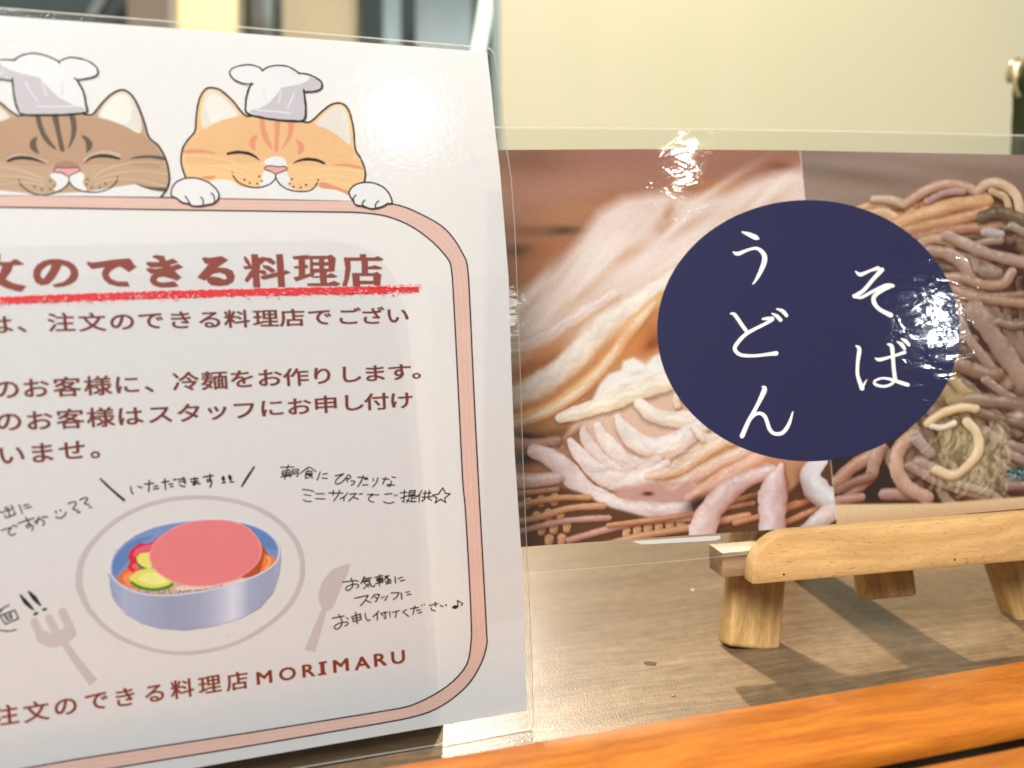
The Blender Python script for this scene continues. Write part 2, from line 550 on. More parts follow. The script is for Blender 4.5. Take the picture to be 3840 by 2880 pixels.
def table_mat():
    m, nt, b = new_mat('table_laminate')
    tc = N(nt, 'ShaderNodeTexCoord')
    rt = N(nt, 'ShaderNodeMapping'); rt.inputs['Rotation'].default_value = (0, 0, math.radians(-13))
    nt.links.new(tc.outputs['Object'], rt.inputs['Vector'])
    wz = N(nt, 'ShaderNodeTexNoise', i_Scale=18.0, i_Detail=3.0)
    nt.links.new(rt.outputs[0], wz.inputs['Vector'])
    ws = N(nt, 'ShaderNodeVectorMath', operation='SCALE'); ws.inputs['Scale'].default_value = 0.012
    nt.links.new(wz.outputs['Color'], ws.inputs[0])
    ad = N(nt, 'ShaderNodeVectorMath', operation='ADD')
    nt.links.new(rt.outputs[0], ad.inputs[0]); nt.links.new(ws.outputs[0], ad.inputs[1])
    mp = N(nt, 'ShaderNodeMapping'); mp.inputs['Scale'].default_value = (34, 420, 60)
    nt.links.new(ad.outputs[0], mp.inputs['Vector'])
    g = N(nt, 'ShaderNodeTexNoise', i_Scale=1.0, i_Detail=6.0, i_Roughness=0.62)
    nt.links.new(mp.outputs[0], g.inputs['Vector'])
    mp2 = N(nt, 'ShaderNodeMapping'); mp2.inputs['Scale'].default_value = (7, 34, 10)
    nt.links.new(ad.outputs[0], mp2.inputs['Vector'])
    g2 = N(nt, 'ShaderNodeTexNoise', i_Scale=1.0, i_Detail=3.0)
    nt.links.new(mp2.outputs[0], g2.inputs['Vector'])
    mx = N(nt, 'ShaderNodeMix', data_type='FLOAT'); mx.inputs[0].default_value = 0.4
    nt.links.new(g.outputs['Fac'], mx.inputs[2]); nt.links.new(g2.outputs['Fac'], mx.inputs[3])
    r = ramp(nt, [(0.33, (0.078, 0.047, 0.024)), (0.5, (0.118, 0.076, 0.041)), (0.66, (0.165, 0.111, 0.064))])
    nt.links.new(mx.outputs[0], r.inputs['Fac'])
    # blotchy worn spots
    sp = N(nt, 'ShaderNodeTexNoise', i_Scale=46.0, i_Detail=2.0, i_Distortion=0.4)
    nt.links.new(tc.outputs['Object'], sp.inputs['Vector'])
    sr = N(nt, 'ShaderNodeMapRange', i_From_Min=0.66, i_From_Max=0.80, i_To_Min=0.0, i_To_Max=0.55)
    nt.links.new(sp.outputs['Fac'], sr.inputs['Value'])
    mc = N(nt, 'ShaderNodeMix', data_type='RGBA'); mc.inputs[7].default_value = (0.08, 0.05, 0.024, 1)
    nt.links.new(sr.outputs[0], mc.inputs[0]); nt.links.new(r.outputs[0], mc.inputs[6])
    nt.links.new(mc.outputs[2], b.inputs['Base Color'])
    # fine mottling of the worn print
    mo = N(nt, 'ShaderNodeTexNoise', i_Scale=170.0, i_Detail=5.0, i_Roughness=0.65)
    nt.links.new(ad.outputs[0], mo.inputs['Vector'])
    mr_ = N(nt, 'ShaderNodeMapRange', i_From_Min=0.3, i_From_Max=0.7, i_To_Min=0.80, i_To_Max=1.20)
    nt.links.new(mo.outputs['Fac'], mr_.inputs['Value'])
    vs_ = N(nt, 'ShaderNodeVectorMath', operation='SCALE')
    nt.links.new(mc.outputs[2], vs_.inputs[0]); nt.links.new(mr_.outputs[0], vs_.inputs['Scale'])
    nt.links.new(vs_.outputs[0], b.inputs['Base Color'])
    fine = N(nt, 'ShaderNodeTexNoise', i_Scale=1300.0, i_Detail=2.0)
    nt.links.new(tc.outputs['Object'], fine.inputs['Vector'])
    bp = N(nt, 'ShaderNodeBump', i_Strength=0.6, i_Distance=0.0002)
    nt.links.new(fine.outputs['Fac'], bp.inputs['Height'])
    bp2 = N(nt, 'ShaderNodeBump', i_Strength=0.2, i_Distance=0.0003)
    nt.links.new(g.outputs['Fac'], bp2.inputs['Height']); nt.links.new(bp.outputs[0], bp2.inputs['Normal'])
    nt.links.new(bp2.outputs[0], b.inputs['Normal'])
    b.inputs['Roughness'].default_value = 0.30
    b.inputs['Specular IOR Level'].default_value = 0.27
    return m
quad_sheet('table_top', [(-0.9, -0.25, 0), (0.9, -0.25, 0), (0.9, 0.95, 0), (-0.9, 0.95, 0)], table_mat(), 'structure')

# room behind, far out of focus
def bgbox(name, pts, Y, thick, mat, label=None, cat=None, kind=None, parent=None):
    """upright panel whose front outline is given as seen in the photograph, standing at distance Y"""
    ps = []
    for p in pts:
        d = ray(p); t = Y / d[1]; ps.append(CAM + d * t)
    return quad_sheet(name, ps, mat, kind, label, cat, thick, (0, 1, 0))

quad_sheet('back_wall', [(-3, 2.6, -1), (3, 2.6, -1), (3, 2.6, 2.6), (-3, 2.6, 2.6)], plain('dark_wall', (0.062, 0.085, 0.078), 0.7, scale=1.2, var=0.3), 'structure', thick=0.1, down=(0, 1, 0))
quad_sheet('floor', [(-3, 0.9, -0.75), (3, 0.9, -0.75), (3, 2.6, -0.75), (-3, 2.6, -0.75)], plain('room_floor', (0.2, 0.16, 0.12), 0.5), 'structure', thick=0.1)
B0, B1 = 900, -160
bgbox('dark_cabinet', [(-700, B0), (478, B0), (478, B1), (-700, B1)], 2.0, .3, plain('cabinet_green', (0.068, 0.092, 0.086), 0.35, scale=2.5, var=0.35), 'dark green-grey blurred cabinet at the far left behind the cat poster', 'cabinet')
bgbox('chair_rail', [(320, 60), (360, 60), (430, -60), (385, -60)], 1.9, .02, plain('rail_grey', (0.20, 0.23, 0.21), 0.4), 'small grey slanting rail blurred in front of the dark cabinet', 'rail')
bgbox('brown_column', [(478, B0), (636, B0), (636, B1), (478, B1)], 1.9, .2, plain('column_brown', (0.25, 0.185, 0.125), 0.6), 'brown blurred column left of the bright yellow panel', 'column')
yp = empty('lit_panel', (CAM + ray((770, 300)) * 1.8))
tag(yp, 'bright pale yellow glowing panel in a grey frame behind the poster top', 'lit panel')
def child(o, par):
    o.parent = par
    o.data.transform(par.matrix_world.inverted())
    for k in ('label', 'category'):
        if k in o: del o[k]
    return o
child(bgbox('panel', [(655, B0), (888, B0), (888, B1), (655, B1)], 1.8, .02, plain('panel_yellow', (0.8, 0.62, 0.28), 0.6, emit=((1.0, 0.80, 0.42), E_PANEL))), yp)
child(bgbox('frame', [(634, B0), (653, B0), (653, B1), (634, B1)], 1.78, .05, plain('panel_frame', (0.42, 0.38, 0.30), 0.5)), yp)
child(bgbox('frame', [(890, B0), (914, B0), (914, B1), (890, B1)], 1.78, .05, plain('panel_frame_dark', (0.24, 0.20, 0.12), 0.5)), yp)
bgbox('glass_door', [(914, B0), (1062, B0), (1062, B1), (914, B1)], 2.1, .04, plain('door_grey', (0.17, 0.165, 0.13), 0.3, scale=9, var=0.25), 'dull grey-brown blurred door between the yellow panel and the beige partition', 'door')
bgbox('door_handle_bar', [(990, B0), (1022, B0), (1022, B1), (990, B1)], 2.05, .03, plain('bar_steel', (0.27, 0.31, 0.28), 0.35), 'pale grey upright bar blurred in front of the grey-brown door', 'bar')
bgbox('beige_partition', [(1062, B0), (1318, B0), (1318, B1), (1062, B1)], 1.75, .05, plain('partition_beige', (0.40, 0.32, 0.185), 0.6, scale=2, var=0.2), 'beige blurred partition behind the top edge of the poster', 'partition')
bgbox('partition_post', [(1318, B0), (1336, B0), (1336, B1), (1318, B1)], 1.74, .05, plain('post_beige', (0.28, 0.25, 0.14), 0.6), 'narrow olive blurred post at the right side of the beige partition', 'post')
bgbox('window_pane', [(1438, B0), (1502, B0), (1502, B1), (1438, B1)], 2.2, .02, plain('pane_blue', (0.21, 0.31, 0.31), 0.3), 'narrow pale blue blurred window pane right of the beige partition', 'window pane')
bgbox('window_pane', [(1560, B0), (1770, B0), (1770, B1), (1560, B1)], 2.2, .02, plain('pane_teal', (0.155, 0.22, 0.215), 0.3, var=0.25), 'wide blue-grey blurred window pane left of the slanting white tube', 'window pane')
bgbox('light_tube', [(1735, 420), (1778, 420), (1872, -160), (1826, -160)], 1.5, .03, plain('tube_white', (0.7, 0.8, 0.7), 0.5, emit=((0.72, 0.9, 0.72), E_TUBE)), 'white-green slanting light tube blurred above the poster corner', 'light tube')
bgbox('partition_edge', [(1858, 900), (1888, 900), (1876, -200), (1836, -200)], 1.02, .02, plain('edge_green', (0.10, 0.14, 0.11), 0.4), 'dark green blurred edge strip of the cream backboard', 'edge strip')

def cream_mat():
    m, nt, b = new_mat('cream_board')
    tc = N(nt, 'ShaderNodeTexCoord')
    mp = N(nt, 'ShaderNodeMapping'); mp.inputs['Scale'].default_value = (2.6, 1, 0.7)
    nt.links.new(tc.outputs['Object'], mp.inputs['Vector'])
    no = N(nt, 'ShaderNodeTexNoise', i_Scale=1.6, i_Detail=2.0)
    nt.links.new(mp.outputs[0], no.inputs['Vector'])
    r = ramp(nt, [(0.3, (0.46, 0.445, 0.30)), (0.5, (0.485, 0.45, 0.295)), (0.7, (0.52, 0.46, 0.325))])
    nt.links.new(no.outputs['Fac'], r.inputs['Fac'])
    nt.links.new(r.outputs[0], b.inputs['Base Color'])
    b.inputs['Roughness'].default_value = 0.75
    b.inputs['Specular IOR Level'].default_value = 0.2
    return m
cb = bgbox('cream_backboard', [(1884, 1500), (4600, 1500), (4600, -500), (1872, -500)], 1.0, .02, cream_mat(), 'large pale cream backboard filling the view above the noodle sign', 'backboard')
child(bgbox('panel_joint', [(2462, 900), (2466, 900), (2478, -300), (2474, -300)], 0.995, .003, plain('joint', (0.60, 0.55, 0.36), 0.4)), cb) if False else None

# dark jar at the right edge
def jar():
    c = CAM + ray((3945, 480)) * 0.50
    root = empty('jar', (c[0], c[1], 0))
    tag(root, 'dark green ridged jar with a clear knob at the right edge of the photo', 'jar')
    top = (CAM + ray((3900, 228)) * 0.50)[2] + 0.006
    R = (ray((3945, 480)) * 0.5)[0] - (ray((3818, 480)) * 0.5)[0]
    m = plain('jar_green', (0.020, 0.023, 0.011), 0.85, var=0.3, scale=60, spec=0.0)
    bm = bmesh.new()
    prof = []
    H = top
    n = 60
    for i in range(n + 1):
        z = H * i / n
        r = R * (0.80 + 0.22 * math.sin(min(1, z / H) * 2.2)) * (1 + 0.008 * math.sin(z * 2200))
        if i > n - 4: r *= 1 - 0.10 * (i - n + 4)
        prof.append((r, z))
    seg = 48
    rings = [[bm.verts.new((r * math.cos(a), r * math.sin(a), z)) for a in [2 * math.pi * k / seg for k in range(seg)]] for r, z in prof]
    for a, b in zip(rings, rings[1:]):
        for k in range(seg): bm.faces.new((a[k], a[(k + 1) % seg], b[(k + 1) % seg], b[k]))
    bm.faces.new(rings[-1]); bm.faces.new(rings[0][::-1])
    me = bpy.data.meshes.new('body'); bm.to_mesh(me); bm.free()
    for f in me.polygons: f.use_smooth = True
    o = bpy.data.objects.new('body', me); COL.objects.link(o); me.materials.append(m); o.parent = root
    # clear clip on the shoulder
    bm = bmesh.new()
    k = CAM + ray((3802, 262)) * 0.49 - c; k[2] += c[2]
    bmesh.ops.create_uvsphere(bm, u_segments=20, v_segments=12, radius=0.0045)
    for v in bm.verts:
        v.co.z *= 1.9; v.co.x *= 0.9
    me = bpy.data.meshes.new('knob'); bm.to_mesh(me); bm.free()
    for f in me.polygons: f.use_smooth = True
    gm, nt, b = new_mat('knob_clear'); b.inputs['Base Color'].default_value = (0.42, 0.34, 0.18, 1); b.inputs['Roughness'].default_value = 0.12
    b.inputs['Transmission Weight'].default_value = 0.6
    me.materials.append(gm)
    o = bpy.data.objects.new('knob', me); COL.objects.link(o); o.parent = root; o.location = Vector(k); o.rotation_euler = (0, 0.35, 0)
    bm = bmesh.new()
    seg2 = 14
    cen = Vector(CAM + ray((3850, 300)) * 0.485 - c) + Vector((0, 0, c[2]))
    ringp = [cen + Vector((0.0075 * math.cos(a), 0, 0.0125 * math.sin(a))) for a in [math.pi * (0.45 + 0.85 * i / seg2) for i in range(seg2 + 1)]]
    rr = []
    for i, p_ in enumerate(ringp):
        t = (ringp[min(i + 1, seg2)] - ringp[max(i - 1, 0)]).normalized()
        s_ = t.cross(Vector((0, 1, 0))).normalized()
        rr.append([bm.verts.new(p_ + (s_ * math.cos(a) + Vector((0, 1, 0)) * math.sin(a)) * 0.0013) for a in [2 * math.pi * q / 8 for q in range(8)]])
    for a, b_ in zip(rr, rr[1:]):
        for q in range(8): bm.faces.new((a[q], a[(q + 1) % 8], b_[(q + 1) % 8], b_[q]))
    me = bpy.data.meshes.new('clasp'); bm.to_mesh(me); bm.free()
    for f in me.polygons: f.use_smooth = True
    me.materials.append(plain('clasp_brass', (0.35, 0.28, 0.15), 0.3, 0.6))
    o = bpy.data.objects.new('clasp', me); COL.objects.link(o); o.parent = root
jar()

# ================================================================ the cat poster
def film(name, sheet, outline, thick, mat, parent, edge_mat, offs=(6e-4, -4e-4), radius=None):
    """front and back film with a thin pale edge all round"""
    pf = [sheet.hit(p, offs[0]) for p in outline]
    pb = [f_ - sheet.N * (offs[0] - offs[1]) for f_ in pf]
    n = len(outline)
    vs = [tuple(p) for p in pf] + [tuple(p) for p in pb]
    fs = [tuple(range(n)), tuple(range(2 * n - 1, n - 1, -1))] + [(i, i + n, (i + 1) % n + n, (i + 1) % n) for i in range(n)]
    me = bpy.data.meshes.new(name); me.from_pydata(vs, [], fs); me.update()
    me.materials.append(mat); me.materials.append(edge_mat)
    for i, f in enumerate(me.polygons): f.material_index = 0 if i < 2 else 1
    bm = bmesh.new(); bm.from_mesh(me); bmesh.ops.recalc_face_normals(bm, faces=bm.faces); bm.to_mesh(me); bm.free()
    me.transform(parent.matrix_world.inverted())
    o = bpy.data.objects.new(name, me); COL.objects.link(o); o.parent = parent
    return o

def rounded(pts, k, r=30.0, n=8):
    """round the corners whose index is in k"""
    out = []
    for i, p in enumerate(pts):
        if i not in k: out.append(p); continue
        a, b = np.array(pts[i - 1], float), np.array(pts[(i + 1) % len(pts)], float)
        c = np.array(p, float)
        u, v = nrm(a - c), nrm(b - c)
        s_, e = c + u * r, c + v * r
        for j in range(n + 1):
            t = j / n
            out.append(tuple((1 - t) ** 2 * s_ + 2 * t * (1 - t) * c + t * t * e))
    return out

pr = empty('laminated_poster', POSTER.P0 + POSTER.H * -0.12, HP)
tag(pr, 'white laminated poster with two cats in chef hats and brown Japanese text', 'poster')
WHITE = lin((245, 243, 240))
pa = Art(POSTER, 0.0)
PAPER_R = [(1826, 195), (1842, 330), (1858, 500), (1874, 630), (1888, 800), (1907, 1042), (1918, 1395), (1930, 1700), (1950, 2000), (1967, 2258), (1975, 2665)]
PAPER_OUT = [(-1330, -62)] + [(0, 59), (900, 124)] + PAPER_R + [(900, 2850), (0, 3010), (-1330, 3262)]
pa.fill(PAPER_OUT, paper_mat(PAPER_C, TRANSL))
pa.build('paper', pr)

INKD = ink((36, 28, 26)); HAIR = ink((50, 38, 32))
BROWN = ink((118, 62, 55)); TITLE = ink((143, 79, 71)); FOOTC = ink((126, 58, 42))
def K(c): return ink(c)

# frame band
band = Art(POSTER, 4e-5)
outer = [(-1000, 718), (0, 730), (811, 744), (1200, 750), (1316, 751.5), (1410, 757), (1500, 771), (1572, 800), (1653, 845), (1702, 896), (1735, 951), (1753, 999), (1762, 1138), (1774, 1403), (1786, 1650), (1806, 2021), (1818, 2240), (1825, 2376), (1826, 2413), (1808, 2480), (1760, 2562), (1686, 2628), (1612, 2669), (1530, 2693), (1430, 2712), (1250, 2743), (900, 2803), (427, 2880), (0, 2958), (-1000, 3142), (-1120, 3130), (-1200, 3040), (-1230, 2900), (-1230, 950), (-1190, 800), (-1100, 730)]
inner = [(-1000, 768), (0, 777), (640, 787), (1240, 795), (1320, 796), (1400, 802), (1473, 818), (1551, 854), (1623, 908), (1678, 969), (1693, 1011), (1702, 1138), (1720, 1493), (1735, 1800), (1745, 1909), (1760, 2169), (1767, 2330), (1767, 2400), (1752, 2488), (1700, 2554), (1626, 2606), (1537, 2647), (1448, 2665), (1300, 2689), (1120, 2718), (900, 2753), (450, 2822), (101, 2880), (-1000, 3085), (-1090, 3070), (-1150, 3000), (-1170, 2880), (-1170, 960), (-1140, 850), (-1080, 785)]
PINK = K((226, 190, 178))
band.fill(outer, PINK, [inner])
for j, t in enumerate((0.22, 0.36, 0.5, 0.66, 0.8)):
    col = K([(228, 193, 181), (224, 188, 176), (229, 194, 182), (225, 188, 175), (227, 192, 180)][j])
    top = [((1 - t) * a[0] + t * b[0], (1 - t) * a[1] + t * b[1]) for a, b in (((-500, 724), (-500, 772)), ((0, 730), (0, 777)), ((640, 741), (640, 792)), ((1316, 751), (1316, 797)), ((1440, 760), (1420, 805)))]
    band.stroke([(x, y, 7) for x, y in top], col, 7, rough=0.4, rnd=RND)
    side = [((1 - t) * a[0] + t * b[0], (1 - t) * a[1] + t * b[1]) for a, b in (((1500, 771), (1473, 818)), ((1572, 800), (1551, 854)), ((1653, 845), (1623, 908)), ((1735, 951), (1678, 969)), ((1762, 1138), (1702, 1138)), ((1774, 1403), (1716, 1420)), ((1790, 1750), (1733, 1760)), ((1806, 2021), (1752, 2030)), ((1825, 2376), (1767, 2376)))]
    band.stroke([(x, y, 7) for x, y in side], col, 7, rough=0.4, rnd=RND)
    low = [((1 - t) * a[0] + t * b[0], (1 - t) * a[1] + t * b[1]) for a, b in (((1500, 2700), (1510, 2652)), ((900, 2803), (900, 2750)), ((427, 2880), (420, 2828)), ((-200, 2990), (-200, 2936)))]
    band.stroke([(x, y, 8) for x, y in low], col, 8, rough=0.4, rnd=RND)
band.stroke([(x, y, 5.5) for x, y in outer], INKD, 5.5, sm=3, closed=True)
band.stroke([(x, y, 5.5) for x, y in inner], INKD, 5.5, sm=3, closed=True)
band.build('printed_frame', pr, 'pink rounded border band with thin dark outlines')

# ---- tabby cat
def cat(pts_fn, name, label, D):
    a = Art(POSTER, 1.3e-4)
    for step in D:
        kind, pts, colr = step[0], pts_fn(step[1]), step[2]
        w_ = step[3] if len(step) > 3 else 0
        if kind == 'f': a.fill(pts, colr, sm=w_ if w_ else 0)
        elif kind == 's': a.stroke(pts, colr, w_, rough=0.12, rnd=RND)
        elif kind == 'd': a.dot(pts[0], w_, colr, n=10)
    return a.build(name, pr, label)

TB, TB2, TBD = K((193, 163, 135)), K((186, 152, 124)), K((100, 88, 76))
CREAM, WH, SHD = K((226, 220, 209)), ink((238, 238, 238), 1.03), K((199, 194, 199))
head_t = [(-260, 1530), (-290, 1420), (-300, 1250), (-270, 1050), (-200, 960), (-170, 900), (-130, 700), (-60, 560), (0, 565), (90, 640), (180, 700), (300, 690), (600, 690), (960, 688), (1050, 580), (1150, 480), (1250, 435), (1320, 450), (1390, 520), (1450, 640), (1500, 780), (1545, 925), (1640, 1010), (1710, 1130), (1745, 1250), (1755, 1370), (1735, 1450), (1670, 1540)]
whisk = K((222, 200, 172))
cat(ZA, 'cat_drawing', 'brown tabby cat face with closed smiling eyes', [
    ('f', head_t, TB), ('s', [(-170, 900), (-130, 700), (-60, 560), (0, 565), (90, 640), (180, 700)], HAIR, 7),
    ('f', [(-200, 1000), (0, 770), (180, 715), (500, 700), (800, 705), (1100, 745), (1300, 810), (1460, 885), (1600, 1000), (1690, 1150), (1650, 1250), (1200, 1200), (300, 1230), (-200, 1150)], TB2),
    ('f', [(-60, 620), (0, 610), (60, 660), (105, 720), (0, 760), (-60, 790)], CREAM),
    ('f', [(1020, 710), (1060, 610), (1130, 530), (1210, 470), (1290, 455), (1370, 520), (1430, 650), (1465, 760), (1450, 885), (1300, 812), (1150, 755)], CREAM, 4),
    ('f', [(1050, 700), (1100, 600), (1190, 510), (1280, 480), (1350, 560), (1365, 700), (1300, 785), (1160, 745)], K((238, 234, 226)), 4),
    ('f', [(-300, 1470), (-100, 1465), (230, 1500), (420, 1535), (700, 1500), (900, 1490), (1210, 1440), (1420, 1410), (1600, 1470), (1715, 1490), (1665, 1545), (-260, 1520)], WH),
    ('f', [(520, 1330), (545, 1300), (620, 1300), (700, 1330), (800, 1290), (860, 1300), (875, 1340), (860, 1400), (900, 1480), (760, 1440), (712, 1380), (660, 1450), (560, 1480), (590, 1400)], WH, 3),
    ('f', [(560, 1240), (600, 1190), (680, 1170), (760, 1185), (825, 1235), (690, 1250)], K((170, 132, 112)), 4),
    ('f', [(370, 705), (415, 705), (450, 830), (510, 940), (590, 1055), (520, 1020), (440, 930), (390, 810)], TBD, 3),
    ('f', [(540, 705), (600, 705), (625, 850), (650, 960), (670, 1065), (625, 1065), (600, 960), (570, 830)], TBD, 3),
    ('f', [(718, 700), (772, 700), (795, 800), (780, 920), (705, 1052), (735, 920), (738, 800)], TBD, 3),
    ('f', [(388, 918), (330, 945), (305, 1000), (330, 1060), (405, 1098), (385, 1040), (375, 980)], TBD, 3),
    ('f', [(838, 908), (900, 920), (955, 980), (950, 1040), (895, 1085), (895, 1030), (880, 960)], TBD, 3),
    ('f', [(1340, 1150), (1430, 1120), (1560, 1112), (1700, 1128), (1720, 1165), (1560, 1142), (1440, 1145)], TBD, 3),
    ('f', [(1390, 1398), (1500, 1430), (1620, 1445), (1715, 1448), (1700, 1488), (1580, 1475), (1470, 1440)], TBD, 3),
    ('s', [(80, 1150, 11), (180, 1115, 11), (300, 1125, 11), (480, 1180, 11)], K((205, 180, 155)), 14), ('s', [(880, 1160), (1000, 1095), (1120, 1080), (1240, 1115)], K((205, 180, 155)), 12),
    ('s', [(85, 1170, 11), (160, 1142, 12), (260, 1138, 13), (360, 1155, 11), (475, 1195, 3)], INKD, 9), ('s', [(878, 1188, 3), (940, 1140, 9), (1030, 1118, 12), (1130, 1122, 12), (1235, 1148, 9)], INKD, 9),
    ('f', [(560, 1255), (600, 1240), (700, 1245), (800, 1240), (828, 1262), (800, 1295), (750, 1310), (712, 1335), (680, 1320), (640, 1290), (580, 1290)], K((225, 165, 162)), 3),
    ('s', [(712, 1335), (680, 1320), (640, 1290), (580, 1290), (558, 1262), (600, 1240), (700, 1245), (800, 1240), (830, 1262), (800, 1290), (750, 1310), (712, 1335)], HAIR, 3.5),
    ('s', [(712, 1335), (715, 1390), (690, 1430), (600, 1490), (480, 1520), (350, 1510), (250, 1450), (200, 1400)], HAIR, 5),
    ('s', [(715, 1380), (760, 1440), (850, 1485), (1000, 1495), (1130, 1460), (1205, 1390), (1218, 1335)], HAIR, 5),
    ('d', [(197, 1370)], HAIR, 3.5), ('d', [(522, 1378)], HAIR, 4), ('d', [(358, 1436)], HAIR, 4), ('d', [(432, 1466)], HAIR, 4), ('d', [(522, 1464)], HAIR, 4), ('d', [(562, 1427)], HAIR, 4),
    ('d', [(908, 1363)], HAIR, 4), ('d', [(897, 1414)], HAIR, 4), ('d', [(950, 1446)], HAIR, 4), ('d', [(1034, 1444)], HAIR, 4), ('d', [(1093, 1409)], HAIR, 4),
    ('s', [(0, 1238), (150, 1255), (300, 1295), (465, 1360)], whisk, 3), ('s', [(0, 1325), (200, 1335), (350, 1360), (450, 1390)], whisk, 3), ('s', [(0, 1420), (150, 1398), (300, 1395), (460, 1425)], whisk, 3),
    ('s', [(962, 1345), (1100, 1255), (1300, 1200), (1500, 1180), (1655, 1188)], whisk, 3), ('s', [(990, 1370), (1150, 1310), (1350, 1280), (1550, 1280), (1730, 1308)], whisk, 3), ('s', [(990, 1412), (1150, 1360), (1350, 1360), (1550, 1390), (1710, 1440)], whisk, 3),
    ('s', [(180, 703), (300, 692)], HAIR, 5), ('s', [(870, 686), (958, 688), (1050, 580), (1150, 480), (1250, 435), (1320, 450), (1390, 520), (1450, 640), (1500, 780), (1545, 925), (1640, 1010), (1710, 1130), (1745, 1250), (1755, 1370), (1730, 1460), (1668, 1545)], HAIR, 7),
    # second cat's paw on the frame is drawn with that cat
])
hat_t = [(-200, 340), (-240, 240), (-200, 150), (-60, 125), (60, 125), (150, 122), (230, 75), (340, 55), (450, 75), (540, 105), (612, 150), (680, 108), (760, 98), (900, 130), (990, 190), (1015, 245), (990, 290), (900, 315), (800, 328), (860, 440), (890, 560), (900, 660), (860, 672), (700, 690), (400, 695), (230, 685), (180, 620), (150, 500), (130, 340), (0, 325), (-100, 340)]
h = Art(POSTER, 2.6e-4)
h.fill(ZA(hat_t), WH)
h.fill(ZA([(-200, 200), (-100, 150), (0, 155), (60, 205), (200, 260), (400, 300), (450, 350), (530, 440), (620, 520), (760, 590), (880, 625), (880, 650), (700, 680), (400, 688), (235, 678), (190, 620), (160, 500), (140, 335), (0, 318), (-200, 330)]), SHD)
h.fill(ZA([(0, 135), (60, 130), (100, 200), (60, 205), (20, 180)]), WH)
for s_ in ([(262, 355), (330, 470), (390, 545)], [(438, 360), (460, 430), (485, 495)], [(375, 606), (600, 608), (780, 602)]):
    h.stroke(ZA(s_), K((226, 222, 226)), 5)
h.stroke(ZA([(640, 355), (650, 440), (638, 520)]), K((218, 214, 218)), 6)
for s_, w_ in (([(-200, 340), (-240, 240), (-200, 150), (-60, 125), (60, 122), (160, 128)], 6), ([(140, 125), (230, 75), (340, 55), (450, 72), (540, 105), (612, 145), (612, 158)], 6),
               ([(612, 140), (680, 108), (760, 98), (900, 130), (990, 190), (1015, 245), (990, 290), (900, 315), (800, 328), (772, 310)], 6), ([(800, 340), (860, 440), (885, 560), (900, 655), (860, 672), (700, 690), (400, 695), (235, 688), (185, 640), (150, 520), (128, 320)], 8), ([(-100, 342), (0, 322), (110, 338)], 5)):
    h.stroke(ZA([(x, y, w_) for x, y in s_]), INKD, w_, rough=0.25, rnd=RND)
h.build('chef_hat_drawing', pr, 'chef hat on the tabby cat with grey shading at its left')

